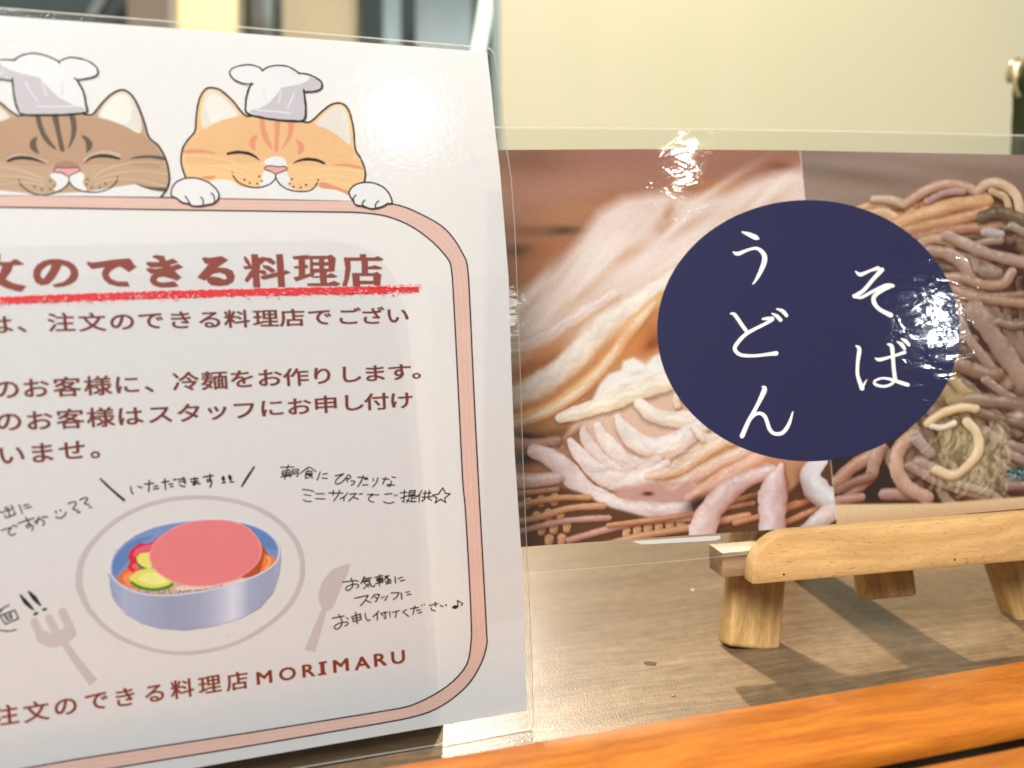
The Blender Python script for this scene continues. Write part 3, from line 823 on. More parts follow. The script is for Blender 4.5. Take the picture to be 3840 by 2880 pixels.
OR, OR2, ORD = K((238, 196, 142)), K((232, 186, 136)), K((224, 152, 118))
whisk2 = K((246, 216, 168))
head_o = [(145, 1250), (110, 1150), (100, 1060), (120, 960), (170, 880), (235, 800), (245, 680), (260, 560), (290, 460), (350, 388), (440, 390), (500, 420), (600, 510), (710, 645), (800, 650), (1000, 690), (1250, 705), (1345, 712), (1450, 620), (1540, 550), (1620, 528), (1690, 560), (1735, 650), (1765, 800), (1780, 970), (1830, 1060), (1870, 1160), (1878, 1230), (1865, 1310), (1760, 1470), (400, 1450)]
cat(ZB, 'cat_drawing', 'orange cat face with closed smiling eyes and white muzzle', [
    ('f', head_o, OR), ('f', [(140, 1150), (130, 960), (300, 790), (480, 700), (700, 650), (1000, 700), (1350, 720), (1550, 800), (1750, 950), (1850, 1130), (1500, 1150), (900, 1100), (400, 1130)], OR2),
    ('f', [(320, 775), (290, 680), (300, 560), (340, 430), (420, 405), (520, 470), (600, 560), (655, 650), (500, 695), (400, 740)], CREAM, 4),
    ('f', [(400, 720), (345, 600), (360, 480), (430, 440), (540, 520), (620, 620), (640, 650), (500, 690)], K((236, 232, 224)), 4),
    ('f', [(1400, 735), (1480, 640), (1560, 570), (1640, 560), (1700, 640), (1725, 800), (1725, 930), (1620, 850), (1500, 775)], CREAM, 4),
    ('f', [(380, 1440), (385, 1280), (480, 1265), (600, 1280), (680, 1340), (850, 1350), (1000, 1250), (1100, 1320), (1250, 1385), (1400, 1340), (1560, 1350), (1700, 1400), (1780, 1460), (1760, 1475)], WH),
    ('f', [(880, 1250), (900, 1190), (940, 1150), (900, 1100), (960, 1055), (1030, 1045), (1090, 1060), (1120, 1120), (1110, 1180), (1150, 1260), (1130, 1330), (1012, 1270), (900, 1340), (860, 1340)], WH, 3),
    ('f', [(280, 1250), (340, 1235), (440, 1240), (380, 1268)], ORD, 3), ('f', [(1440, 1290), (1560, 1320), (1720, 1385), (1730, 1425), (1600, 1370), (1450, 1350)], ORD, 3),
    ('f', [(860, 690), (905, 695), (920, 800), (985, 970), (940, 950), (880, 850)], ORD, 3), ('f', [(1003, 700), (1057, 702), (1045, 850), (1035, 990), (1000, 990), (1005, 850)], ORD, 3), ('f', [(1140, 705), (1192, 710), (1170, 850), (1068, 985), (1125, 850)], ORD, 3),
    ('f', [(840, 842), (785, 858), (755, 910), (775, 965), (822, 990), (812, 920)], ORD, 3), ('f', [(1208, 885), (1260, 905), (1290, 950), (1275, 1000), (1228, 1028), (1230, 950)], ORD, 3),
    ('f', [(135, 985), (250, 975), (360, 990), (455, 1022), (300, 1010), (135, 1012)], ORD, 3), ('f', [(1560, 1130), (1680, 1115), (1790, 1130), (1850, 1150), (1855, 1172), (1700, 1145)], ORD, 3),
    ('s', [(550, 1020, 10), (640, 1005, 12), (740, 1015, 12), (810, 1045, 9), (855, 1082, 3)], INKD, 9), ('s', [(1185, 1112, 3), (1240, 1085, 9), (1330, 1072, 11), (1420, 1085, 11), (1480, 1112, 9)], INKD, 9),
    ('f', [(910, 1152), (950, 1135), (1050, 1142), (1110, 1145), (1122, 1175), (1070, 1195), (1020, 1220), (960, 1190), (915, 1175)], K((226, 168, 160)), 3),
    ('s', [(1015, 1220), (960, 1188), (912, 1172), (912, 1148), (960, 1135), (1040, 1145), (1100, 1142), (1125, 1168), (1080, 1192), (1040, 1205), (1015, 1220)], HAIR, 4),
    ('s', [(1012, 1220), (1008, 1260), (960, 1310), (860, 1345), (760, 1340), (660, 1300), (600, 1230)], HAIR, 5.5), ('s', [(1015, 1255), (1060, 1320), (1150, 1370), (1280, 1385), (1370, 1360), (1415, 1300)], HAIR, 5.5),
    ('d', [(594, 1200)], HAIR, 3), ('d', [(855, 1238)], HAIR, 4), ('d', [(878, 1282)], HAIR, 4), ('d', [(834, 1308)], HAIR, 4), ('d', [(764, 1302)], HAIR, 4), ('d', [(711, 1270)], HAIR, 4),
    ('d', [(1170, 1265)], HAIR, 4), ('d', [(1147, 1307)], HAIR, 4), ('d', [(1184, 1338)], HAIR, 4), ('d', [(1254, 1345)], HAIR, 4), ('d', [(1306, 1320)], HAIR, 4), ('d', [(1423, 1273)], HAIR, 4),
    ('s', [(140, 1040), (350, 1045), (600, 1100), (800, 1210)], whisk2, 3), ('s', [(150, 1140), (400, 1135), (600, 1170), (760, 1250)], whisk2, 3), ('s', [(280, 1240), (450, 1215), (620, 1225), (780, 1270)], whisk2, 3),
    ('s', [(1230, 1250), (1400, 1190), (1600, 1165), (1840, 1195)], whisk2, 3), ('s', [(1235, 1280), (1450, 1235), (1650, 1240), (1850, 1285)], whisk2, 3), ('s', [(1270, 1310), (1450, 1290), (1620, 1300), (1760, 1340)], whisk2, 3),
    ('s', [(145, 1250), (110, 1150), (100, 1060), (120, 960), (170, 880), (235, 800), (245, 680), (260, 560), (290, 460), (350, 388), (440, 390), (500, 420), (600, 510), (715, 648), (800, 650)], HAIR, 7),
    ('s', [(1250, 705), (1345, 712), (1450, 620), (1540, 550), (1620, 530), (1690, 560), (1735, 650), (1765, 800), (1780, 970), (1830, 1060), (1870, 1160), (1878, 1230), (1865, 1300)], HAIR, 7),
])
h = Art(POSTER, 2.6e-4)
hat_o = [(720, 620), (725, 500), (760, 370), (650, 335), (590, 290), (568, 240), (600, 190), (680, 165), (760, 160), (830, 175), (890, 212), (950, 180), (1050, 168), (1130, 178), (1240, 245), (1330, 252), (1430, 300), (1462, 350), (1445, 400), (1380, 422), (1290, 425), (1300, 550), (1300, 690), (1220, 705), (1000, 690), (850, 665)]
h.fill(ZB(hat_o), WH)
h.fill(ZB([(1250, 350), (1330, 310), (1345, 275), (1430, 300), (1462, 350), (1445, 400), (1380, 420), (1290, 420), (1295, 550), (1295, 690), (1220, 700), (1000, 685), (850, 660), (760, 620), (770, 600), (850, 585), (950, 530), (1010, 460), (1070, 380)]), SHD)
for s_ in ([(1060, 405), (1055, 470), (1040, 525)], [(1190, 430), (1160, 510), (1128, 575)], [(830, 600), (1000, 612), (1150, 628)]):
    h.stroke(ZB(s_), K((226, 222, 226)), 5)
h.stroke(ZB([(895, 400), (905, 470), (928, 530)]), K((222, 216, 218)), 4)
for s_, w_ in (([(795, 352), (700, 342), (620, 310), (575, 260), (575, 220), (620, 185), (720, 162), (800, 168), (860, 190), (890, 222)], 6), ([(890, 212), (950, 180), (1050, 168), (1130, 178), (1200, 215), (1245, 248)], 6), ([(1235, 245), (1330, 255), (1430, 305), (1462, 350), (1445, 395), (1380, 420), (1300, 422)], 7),
               ([(780, 340), (755, 390), (730, 480), (722, 560), (735, 625), (850, 665), (1000, 690), (1200, 705), (1280, 695), (1302, 640), (1298, 520), (1283, 405)], 8)):
    h.stroke(ZB([(x, y, w_) for x, y in s_]), INKD, w_, rough=0.25, rnd=RND)
h.build('chef_hat_drawing', pr, 'chef hat on the orange cat with grey shading at its right')
for nm, base, pts, toes in (
    ('left', None, [(5, 1420), (15, 1350), (60, 1290), (140, 1258), (240, 1255), (350, 1290), (430, 1350), (465, 1410), (455, 1460), (410, 1500), (330, 1515), (290, 1525), (200, 1520), (170, 1500), (110, 1490), (60, 1450)], [[(140, 1430), (165, 1465), (190, 1505)], [(290, 1438), (315, 1470), (310, 1515)], [(390, 1398), (418, 1430), (422, 1490)]]),
    ('right', None, [(1722, 1410), (1735, 1360), (1790, 1315), (1880, 1296), (1970, 1305), (2060, 1350), (2115, 1420), (2135, 1495), (2090, 1500), (2060, 1520), (1990, 1545), (1920, 1548), (1860, 1525), (1790, 1515), (1760, 1475)], [[(1785, 1420), (1762, 1450), (1768, 1480)], [(1872, 1465), (1850, 1500), (1862, 1535)], [(2005, 1475), (1975, 1510), (1980, 1545)]])):
    a = Art(POSTER, 3.2e-4)
    a.fill(ZB(pts), WH, sm=3)
    a.stroke(ZB([(x, y, 6) for x, y in pts]), HAIR, 6, sm=3, closed=True, rough=.12, rnd=RND)
    for t in toes: a.stroke(ZB([(x, y, 5.5) for x, y in t]), HAIR, 5.5)
    a.build('paw_drawing', pr, 'white cat paw gripping the frame, %s of the orange cat' % nm)

# ---- title
t = Art(POSTER, 9e-5)
for poly in ([(-60, 150), (-10, 190), (5, 225), (-5, 300), (-60, 300)], [(-240, 300), (-60, 297), (0, 297), (110, 297), (150, 268), (185, 268), (262, 318), (250, 330), (-220, 345)],
             [(30, 325), (145, 325), (120, 400), (60, 480), (-30, 560), (-190, 625), (-210, 590), (-70, 510), (0, 410)], [(-120, 380), (-60, 380), (60, 485), (150, 530), (290, 560), (235, 622), (190, 618), (60, 580), (-20, 540), (-110, 450)],
             [(940, 315), (965, 290), (1000, 305), (1100, 292), (1250, 270), (1415, 257), (1450, 300), (1455, 322), (1495, 347), (1405, 410), (1345, 365), (1305, 345), (1240, 372), (1200, 405), (1185, 440), (1210, 480), (1280, 510), (1395, 512), (1415, 567), (1290, 565), (1190, 540), (1130, 490), (1110, 430), (1120, 385), (1150, 352), (1000, 375)],
             [(1665, 235), (1690, 220), (1790, 230), (1812, 285), (1885, 258), (1940, 295), (1935, 305), (1855, 330), (1860, 345), (1945, 318), (2003, 352), (1905, 395), (1980, 465), (1930, 503), (1895, 485), (1790, 458), (1730, 462), (1705, 490), (1730, 515), (1790, 522), (1905, 507), (1945, 555), (1940, 567), (1850, 575), (1740, 575), (1660, 545), (1632, 500), (1650, 445), (1685, 425), (1640, 425), (1592, 380), (1610, 362), (1700, 372), (1775, 360), (1770, 352), (1640, 360), (1590, 318), (1610, 295), (1740, 300), (1720, 270), (1670, 250)]):
    t.fill(ZC(poly), TITLE)
t.fill(ZC([(360, 450), (365, 390), (400, 330), (470, 285), (560, 265), (640, 265), (740, 285), (810, 325), (850, 385), (855, 440), (830, 500), (770, 540), (700, 565), (600, 575), (570, 550), (590, 540), (690, 515), (745, 475), (770, 430), (765, 385), (720, 345), (672, 330), (640, 400), (590, 480), (530, 540), (450, 552), (385, 520)]), TITLE, [ZC([(560, 322), (500, 345), (450, 395), (440, 440), (455, 475), (475, 480), (520, 420), (555, 360)])])
t.fill(ZD([(135, 215), (155, 203), (215, 208), (315, 192), (375, 228), (270, 300), (300, 296), (360, 300), (415, 325), (435, 375), (420, 425), (370, 455), (300, 463), (220, 455), (185, 425), (180, 402), (160, 415), (95, 385), (200, 262), (165, 262)]), TITLE, [ZD([(203, 382), (240, 350), (300, 340), (345, 358), (362, 388), (350, 405), (325, 400), (290, 384), (240, 378)])])
for poly in ([(580, 175), (642, 175), (665, 475), (600, 475)], [(505, 283), (660, 275), (665, 305), (520, 310)], [(512, 200), (530, 192), (560, 230), (585, 280), (560, 285), (525, 245)], [(630, 205), (690, 205), (720, 225), (660, 275), (640, 285)], [(520, 410), (570, 330), (600, 300), (610, 360), (545, 432)], [(650, 318), (700, 318), (725, 345), (700, 362), (655, 345)],
             [(805, 175), (868, 175), (888, 472), (825, 472)], [(665, 372), (800, 342), (900, 320), (940, 340), (890, 360), (700, 405), (670, 395)], [(670, 198), (760, 210), (805, 250), (780, 275), (700, 228)], [(680, 272), (745, 280), (805, 325), (770, 345), (690, 298)],
             [(950, 195), (1085, 182), (1112, 190), (1105, 222), (965, 222)], [(1008, 215), (1068, 215), (1068, 385), (1010, 385)], [(962, 285), (1090, 270), (1095, 300), (975, 305)], [(960, 385), (1100, 350), (1150, 345), (1150, 362), (985, 422)],
             [(1195, 325), (1262, 325), (1265, 440), (1205, 440)], [(1120, 372), (1255, 370), (1300, 345), (1360, 375), (1340, 387), (1130, 388)], [(1080, 438), (1270, 435), (1330, 415), (1385, 440), (1360, 462), (1095, 462)],
             [(1560, 175), (1618, 175), (1620, 215), (1560, 215)], [(1415, 205), (1690, 205), (1725, 192), (1778, 222), (1750, 235), (1420, 235)], [(1418, 225), (1475, 230), (1480, 300), (1465, 390), (1440, 467), (1400, 460), (1420, 400), (1430, 300)], [(1575, 225), (1635, 225), (1635, 352), (1578, 352)], [(1630, 290), (1700, 275), (1765, 297), (1745, 312), (1630, 310)]):
    t.fill(ZD(poly), TITLE)
t.fill(ZD([(1110, 190), (1270, 190), (1300, 178), (1345, 210), (1332, 330), (1110, 345)]), TITLE, [ZD(q) for q in ([(1135, 220), (1192, 218), (1192, 248), (1140, 248)], [(1240, 218), (1275, 218), (1275, 246), (1240, 246)], [(1140, 278), (1195, 278), (1195, 306), (1140, 306)], [(1240, 278), (1278, 278), (1278, 305), (1240, 305)])])
t.fill(ZD([(1490, 345), (1690, 345), (1715, 332), (1755, 360), (1745, 458), (1690, 458), (1690, 445), (1565, 445), (1560, 465), (1500, 465)]), TITLE, [ZD([(1558, 372), (1682, 372), (1682, 415), (1560, 415)])])
t.build('title_lettering', pr, 'large heavy brown title characters at the top of the text')

# ---- crayon underline
REDC, REDL = K((222, 66, 72)), K((240, 190, 190))
u = Art(POSTER, 6e-5)
UY = lambda x: 1128 - 0.0262 * x - 6 * math.sin(x / 500.0)
pts_t, pts_b = [], []
x = -560.0
while x < 1574:
    th = 30 if x < 1450 else 22
    yc = UY(x)
    pts_t.append((x, yc - th / 2 + RND.uniform(-2.5, 2.5))); pts_b.append((x + RND.uniform(-2, 2), yc + th / 2 + RND.uniform(-4.5, 2)))
    x += RND.uniform(5, 9)
u.fill(pts_t + pts_b[::-1], REDC)
for i in range(420):
    x = RND.uniform(-500, 1555); y = UY(x) + RND.choice([-1, 1, 1]) * abs(RND.gauss(0, 8)) + 3
    a = RND.uniform(1.2, 5)
    u.fill([(x + a * math.cos(q) * RND.uniform(.6, 1.5), y + a * .6 * math.sin(q) * RND.uniform(.6, 1.5)) for q in [2 * math.pi * j / 6 for j in range(6)]], REDL if RND.random() < .45 else K((232, 110, 116)))
for i in range(60):
    x = RND.uniform(1380, 1580); y = UY(x) - 16 + RND.uniform(-6, 8)
    u.dot((x, y), RND.uniform(1, 3), REDC, n=6)
u.build('crayon_underline', pr, 'rough red crayon line under the title')

# ---- printed text lines
def line(name, chars, fn, wpx, hpx, mat, bold, slope=None, lean=0.09, label=None):
    """chars: (character, x, y[, wscale]) centres; wpx/hpx: em size at the first and last character"""
    a = Art(POSTER, 7e-5)
    n = len(chars)
    C = [fn([(c[1], c[2])])[0] for c in chars]
    sc = (fn([(1, 0)])[0][0] - fn([(0, 0)])[0][0])
    for i, c in enumerate(chars):
        t_ = i / max(1, n - 1)
        w_, h_ = (wpx[0] + (wpx[1] - wpx[0]) * t_) * sc, (hpx[0] + (hpx[1] - hpx[0]) * t_) * sc
        if slope is None:
            p, q = C[max(0, i - 1)], C[min(n - 1, i + 1)]
            sl = (q[1] - p[1]) / (q[0] - p[0])
            p, q = C[max(0, i - 3)], C[min(n - 1, i + 3)]
            sl = (sl + 2 * (q[1] - p[1]) / (q[0] - p[0])) / 3
        else: sl = slope
        ln = lean[0] + (lean[1] - lean[0]) * t_ if isinstance(lean, tuple) else lean
        ws = c[3] if len(c) > 3 else 1.0
        a.glyph(c[0], C[i], (w_ * ws, w_ * ws * sl), (-ln * h_, -h_), mat, bold)
    return a.build(name, pr, label)

line('text_line', [('は', -5, 160), ('、', 155, 152), ('注', 313, 148), ('文', 472, 147), ('の', 625, 143), ('で', 772, 138), ('き', 925, 135), ('る', 1075, 133), ('料', 1213, 130), ('理', 1360, 127), ('店', 1497, 124), ('で', 1637, 120), ('ご', 1785, 117), ('ざ', 1905, 115), ('い', 2035, 112)], ZU, (150, 130), (104, 92), BROWN, 0.020, lean=(.10, .05), label='first line of brown body text under the red line')
line('text_line', [('の', 32, 490), ('お', 182, 484), ('客', 343, 478), ('様', 500, 472), ('に', 650, 466), ('、', 806, 458), ('冷', 952, 450), ('麺', 1098, 445), ('を', 1240, 437), ('お', 1380, 432), ('作', 1515, 428), ('り', 1650, 421), ('し', 1793, 413), ('ま', 1918, 408), ('す', 2045, 402), ('。', 2172, 394)], ZU, (152, 132), (110, 90), BROWN, 0.020, lean=(.10, .05), label='second line of brown body text, ending in a full stop')
line('text_line', [('の', 45, 655), ('お', 200, 650), ('客', 360, 642), ('様', 515, 634), ('は', 665, 628), ('ス', 820, 618), ('タ', 968, 611), ('ッ', 1110, 600), ('フ', 1250, 597), ('に', 1392, 586), ('お', 1530, 578), ('申', 1668, 568), ('し', 1805, 558), ('付', 1928, 553), ('け', 2055, 547)], ZU, (152, 132), (112, 90), BROWN, 0.020, lean=(.10, .05), label='third line of brown body text')
line('text_line', [('い', 58, 825), ('ま', 214, 815), ('せ', 370, 802), ('。', 530, 792)], ZU, (152, 146), (114, 110), BROWN, 0.020, lean=(.10, .08), label='short fourth line of brown body text')
line('text_line', [('注', 28, 418), ('文', 187, 398), ('の', 340, 370), ('で', 500, 342), ('き', 647, 323), ('る', 802, 302), ('料', 945, 280), ('理', 1087, 258), ('店', 1230, 240)], ZV, (142, 120), (112, 100), FOOTC, 0.020, slope=-.158, lean=(.10, .08), label='brown Japanese footer text at the bottom')
a = Art(POSTER, 7e-5)
for ch, x, y, ww in (('M', 1370, 222, 1.28), ('O', 1490, 203, 1.22), ('R', 1600, 186, 1.25), ('I', 1672, 175, 1.6), ('M', 1767, 160, 1.28), ('A', 1878, 147, 1.25), ('R', 1972, 130, 1.25), ('U', 2064, 117, 1.2)):
    vs, _f = glyph_mesh(ch)
    xs = [v[0] for v in vs]; GC = ((min(xs) + max(xs)) / 2, 0.34)
    c = ZV([(x, y)])[0]
    a.glyph(ch, c, (93 * ww * .7233, 93 * ww * .7233 * -.155), (-.07 * 93 * .7233, -93 * .7233), FOOTC, 0.026)
    if ch == 'I':
        for yy in (-30, 30): a.stroke(ZV([(x - 22 - yy * .05, y + 3 + yy), (x + 22 - yy * .05, y - 4 + yy)]), FOOTC, 8, cap=False)
GC = (0.5, 0.38)
a.build('footer_lettering', pr, 'brown capital letters at the end of the footer line')

# ---- pen handwriting
def pen(name, fn, strokes, wd, label):
    a = Art(POSTER, 8e-5, 4e-7)
    for s_ in strokes:
        a.stroke(fn([(p[0], p[1]) for p in s_]) if len(s_[0]) == 2 else [(*fn([(p[0], p[1])])[0], p[2] * (fn([(1, 0)])[0][0] - fn([(0, 0)])[0][0])) for p in s_], PEN, wd * 1.14, sm=4, rough=0.1, rnd=RND)
    return a.build(name, pr, label)
PEN = ink((32, 28, 26))
def S(txt):
    """strokes written as 'x y x y;x y x y w...' """
    out = []
    for st in txt.split(';'):
        v = [float(q) for q in st.split()]
        out.append([(v[i], v[i + 1]) for i in range(0, len(v) - 1, 2)])
    return out
W3 = lambda txt: [[(v[i], v[i + 1], v[i + 2]) for i in range(0, len(v), 3)] for v in [[float(q) for q in st.split()] for st in txt.split(';')]]
pen('handwriting', ZP, W3('60 235 26 200 370 34 375 520 36;2115 75 22 2020 220 32 1950 335 22;1700 205 30 1703 235 52 1712 262 20;1785 190 30 1793 220 52 1803 255 20;1688 288 20 1732 282 20;1790 275 18 1840 277 20') +
    S('465 340 472 400 495 437;560 335 612 352;650 308 770 292;712 255 705 405;775 335 825 328;770 372 840 362;880 282 975 265;920 235 930 380;975 308 1025 300;995 345 1030 335;1038 242 1046 252;1063 236 1072 246;1100 240 1190 232;1110 275 1200 265;1165 215 1180 260 1195 300;1120 315 1145 330 1190 338;1262 238 1365 228;1270 275 1365 265;1322 218 1325 310;1325 310 1305 320 1300 300 1330 295 1392 300;1430 212 1565 190;1522 172 1530 255 1495 275 1490 245 1525 245 1548 275 1525 345'),
    5.0, 'handwritten note between two slanting strokes above the bowl')
pen('handwriting', ZQ, S('70 72 230 68;165 42 150 90;95 118 185 105;92 120 90 165;90 165 180 160;185 108 180 162;95 142 180 135;75 190 190 170;150 95 120 215;215 100 205 150 190 185;215 100 285 95;285 95 278 175 262 180;215 130 278 122;212 152 275 148;305 148 350 110 400 72;400 72 440 80 495 122;395 95 400 110;375 125 450 118;450 118 445 155;375 125 370 205;370 205 410 195;375 148 440 145;370 165 430 160;415 165 455 200;455 160 420 180;548 128 512 225;580 155 632 145;570 200 630 205;725 175 830 150;830 150 760 200 728 250 740 270 780 265 820 240 850 200;850 200 865 220 875 248;890 163 908 172 912 190 900 208 880 210 868 195 872 175 890 163;915 235 960 240 955 262 920 290;1000 190 1115 198;1065 170 1040 240 1000 305;1075 215 1120 215;1055 285 1120 282;1185 205 1185 235;1240 198 1225 250 1180 305;1295 210 1375 215;1335 195 1300 270;1410 188 1455 195;1400 235 1395 290 1365 300 1355 280 1395 280 1440 288;335 338 400 345 468 362;352 400 432 410;345 462 380 480 438 482;495 388 598 390;492 448 605 452;650 380 820 382;705 350 702 405;780 345 765 400 710 475;878 378 835 425 785 450;835 425 830 478;905 395 980 385;980 385 940 430 890 478;945 430 1005 455;1015 395 1055 388;1115 400 1195 395;1195 395 1140 430 1132 470 1190 490;1210 405 1250 402;1325 395 1410 388;1310 485 1370 505 1432 490;1440 405 1445 416;1466 402 1474 412;1510 380 1590 372;1560 345 1552 490;1552 490 1532 478;1515 445 1590 415;1620 355 1690 350;1690 350 1680 400;1680 400 1612 402;1612 402 1620 355;1618 378 1682 375;1605 420 1700 412;1650 415 1645 480;1650 445 1690 440;1620 440 1585 495;1590 465 1640 485 1700 480;1770 350 1740 400 1700 430;1740 395 1735 490;1790 385 1880 378;1810 355 1800 430;1860 350 1850 430;1770 432 1890 425;1810 445 1770 480;1840 440 1885 470;2022 318 2052 385;2052 385 2112 390;2112 390 2045 440;2045 440 2055 495;2055 495 1995 455;1995 455 1930 500;1930 500 1950 440;1950 440 1895 408;1895 408 1970 392;1970 392 2022 318'),
    4.0, 'two handwritten lines ending in a star, right of the bowl')
pen('handwriting', ZR, S('265 218 440 195;395 155 420 230 412 295 350 345 315 325 335 285 430 250 500 255 508 285 480 305;455 190 505 205;600 130 545 240;590 165 710 150;590 195 690 180;560 215 680 205;680 205 700 270 745 285 755 258;600 235 670 285;680 235 590 315;760 145 880 115;835 105 830 275;790 165 880 150;880 150 880 195;880 195 795 205;795 205 790 165;790 185 880 172;775 240 890 215;915 130 975 118;975 118 900 185;920 140 1000 180;920 215 1010 195;960 180 960 240;930 245 1010 225;1070 135 1078 230;1120 165 1180 140;1150 200 1220 182;450 465 660 420;660 420 610 500 540 580;610 495 700 530;755 410 830 405;830 405 810 460 770 520;760 445 800 465;755 410 710 465;865 450 875 465;900 435 905 450;955 425 935 470 910 500;1010 385 1130 378;1130 378 1100 440 1045 485;1165 380 1175 480;1240 375 1290 362;1255 415 1315 402;105 772 285 738;205 715 250 800 245 880 190 938 140 925 150 885 230 845 330 830 350 860 300 892;330 765 350 780;405 748 430 825;430 825 550 790;550 790 540 705;540 705 405 748;420 785 545 750;465 680 490 855;610 695 620 760 650 808 685 795;820 660 780 705 730 750;795 695 800 800;850 700 950 680;915 670 925 775;925 775 900 770;870 720 885 735;985 670 995 750;1030 680 1140 655;1095 665 1075 760;1245 640 1190 675;1190 675 1280 745;1305 625 1430 605;1375 585 1345 715;1400 655 1460 640;1425 695 1480 675;1475 570 1482 578;1513 556 1522 566;1600 575 1730 545;1685 525 1695 590;1620 615 1640 645 1690 658;1765 575 1810 590;1848 563 1862 577;2040 595 2030 500;2030 500 2110 545;2110 545 2090 575') + W3('1965 607 40 1995 600 62 2022 592 40'),
    4.2, 'three handwritten lines ending in a music note beside the printed spoon')
pen('handwriting', ZS, S('-40 150 0 215 45 205;60 155 68 198 150 170;150 170 125 135;55 240 70 275 175 235;175 235 152 200;85 155 110 265;215 130 255 230;265 140 320 122;285 170 355 152;15 418 130 385;130 385 95 440 130 475 175 455;145 362 162 372;175 362 190 375;205 338 385 280;290 270 340 360 310 390 295 365 330 350 372 370 360 420;385 325 460 290 500 330 485 362;435 265 425 310 412 350;475 268 540 268;630 270 680 280 725 255 745 215;770 118 830 95 862 110 840 150 825 180 880 192;870 218 905 210;905 72 965 48 990 65 955 115 1010 128;1008 155 1035 160;-20 1330 100 1262;0 1385 60 1480;60 1480 210 1415;210 1415 165 1320;165 1320 0 1385;45 1370 85 1435;60 1365 110 1350 135 1410;85 1435 135 1410;70 1400 125 1380;-60 1545 100 1558 180 1540;20 1310 0 1350') +
    W3('630 208 24 636 216 22;682 190 22 688 198 18;230 1150 22 300 1240 52 375 1315 22;325 1112 24 390 1185 54 455 1265 24;385 1370 22 402 1362 34 425 1352 22;485 1320 22 502 1312 34 520 1305 22'),
    4.6, 'slanted handwritten question and exclamation marks at the left edge')

# ---- plate, bowl, cutlery drawings
GREY = ink((203, 195, 197), 1.0)
pl = Art(POSTER, 6e-5)
pl.stroke([(*q, w_) for q, w_ in zip(ZT([(85, 830), (110, 640), (230, 440), (480, 230), (800, 100), (1150, 58), (1500, 95), (1800, 215), (2020, 420), (2100, 640), (2075, 860), (1930, 1090), (1650, 1300), (1350, 1420), (1020, 1465), (700, 1420), (400, 1290), (190, 1090), (110, 930)]), [25, 23, 19, 16, 15, 15, 16, 18, 20, 19, 18, 17, 15, 14, 14, 15, 18, 21, 24])], GREY, 18, closed=True, sm=8)
pl.build('plate_drawing', pr, 'pale grey oval plate ring')
f = Art(POSTER, 6e-5)
for s_, w_ in (([(182, 888), (200, 935), (225, 975)], 30), ([(258, 868), (278, 910), (300, 950)], 30), ([(328, 835), (350, 880), (372, 925)], 32), ([(225, 968), (270, 985), (310, 978), (365, 945)], 52), ([(260, 985), (300, 990), (340, 975)], 40)):
    f.stroke(ZF([(x, y, w_) for x, y in s_]), GREY, w_)
f.stroke(ZF([(330, 985, 26), (400, 1090, 30), (492, 1208, 36)]), GREY, 30, cap=False)
f.build('fork_drawing', pr, 'pale grey fork silhouette')
f = Art(POSTER, 6e-5)
f.fill(ZG([(520, 635), (548, 626), (555, 635), (545, 670), (520, 730), (490, 800), (470, 845), (440, 865), (415, 855), (402, 820), (398, 785), (412, 725), (440, 685), (475, 652)]), GREY, sm=3)
f.fill(ZG([(415, 850), (440, 860), (380, 1068), (375, 1072), (328, 1062), (330, 1050)]), GREY)
f.build('spoon_drawing', pr, 'pale grey spoon silhouette')

b = Art(POSTER, 9e-5)
body = [(366, 690), (362, 760), (365, 860), (385, 950), (420, 1020), (520, 1120), (650, 1200), (820, 1248), (1050, 1262), (1300, 1225), (1550, 1150), (1720, 1060), (1840, 920), (1895, 750), (1908, 620), (1888, 520)]
b.fill(ZT(body), K((150, 160, 188)))
bx_ = [362, 365, 385, 420, 520, 650, 820, 1050, 1300, 1550, 1720, 1840, 1895, 1906]
by_ = [760, 860, 950, 1020, 1120, 1200, 1248, 1262, 1225, 1150, 1060, 920, 750, 620]
ux_ = [362, 385, 450, 600, 800, 1100, 1450, 1700, 1850, 1906]
uy_ = [700, 770, 840, 915, 945, 925, 850, 760, 660, 560]
kx_ = [362, 500, 700, 900, 1150, 1290, 1400, 1480, 1560, 1620, 1800, 1905]
kc_ = np.array([(150, 162, 192), (168, 180, 208), (160, 171, 200), (149, 159, 187), (157, 167, 193), (172, 180, 206), (197, 203, 223), (213, 217, 233), (190, 198, 218), (162, 172, 199), (152, 162, 190), (166, 174, 198)], float)
ns = 56
for i in range(ns):
    xa, xb = 364 + (1904 - 364) * i / ns, 364 + (1904 - 364) * (i + 1) / ns + 1.5
    xm = (xa + xb) / 2
    cc = [int(round(np.interp(xm, kx_, kc_[:, q]) / 3) * 3) for q in range(3)]
    sl = 38 * (xm - 1130) / 770
    b.fill(ZT([(xa, np.interp(xa, ux_, uy_) - 12), (xb, np.interp(xb, ux_, uy_) - 12), (xb, np.interp(xb, bx_, by_) - 3), (xa, np.interp(xa, bx_, by_) - 3)]), K(cc))
rim = [(370, 700), (400, 580), (520, 450), (700, 350), (900, 295), (1150, 265), (1400, 265), (1650, 310), (1800, 385), (1880, 480), (1890, 570), (1850, 660), (1700, 760), (1450, 850), (1100, 925), (800, 945), (600, 915), (450, 840), (385, 770)]
b.fill(ZT(rim), K((122, 148, 196)), sm=4)
b.fill(ZT([(395, 720), (410, 610), (520, 490), (640, 430), (760, 410), (640, 480), (560, 560), (540, 620), (480, 690), (420, 770)]), K((96, 132, 188)), sm=3)
b.fill(ZT([(1560, 300), (1700, 350), (1830, 440), (1870, 520), (1850, 540), (1740, 500), (1700, 430)]), K((98, 134, 188)), sm=3)
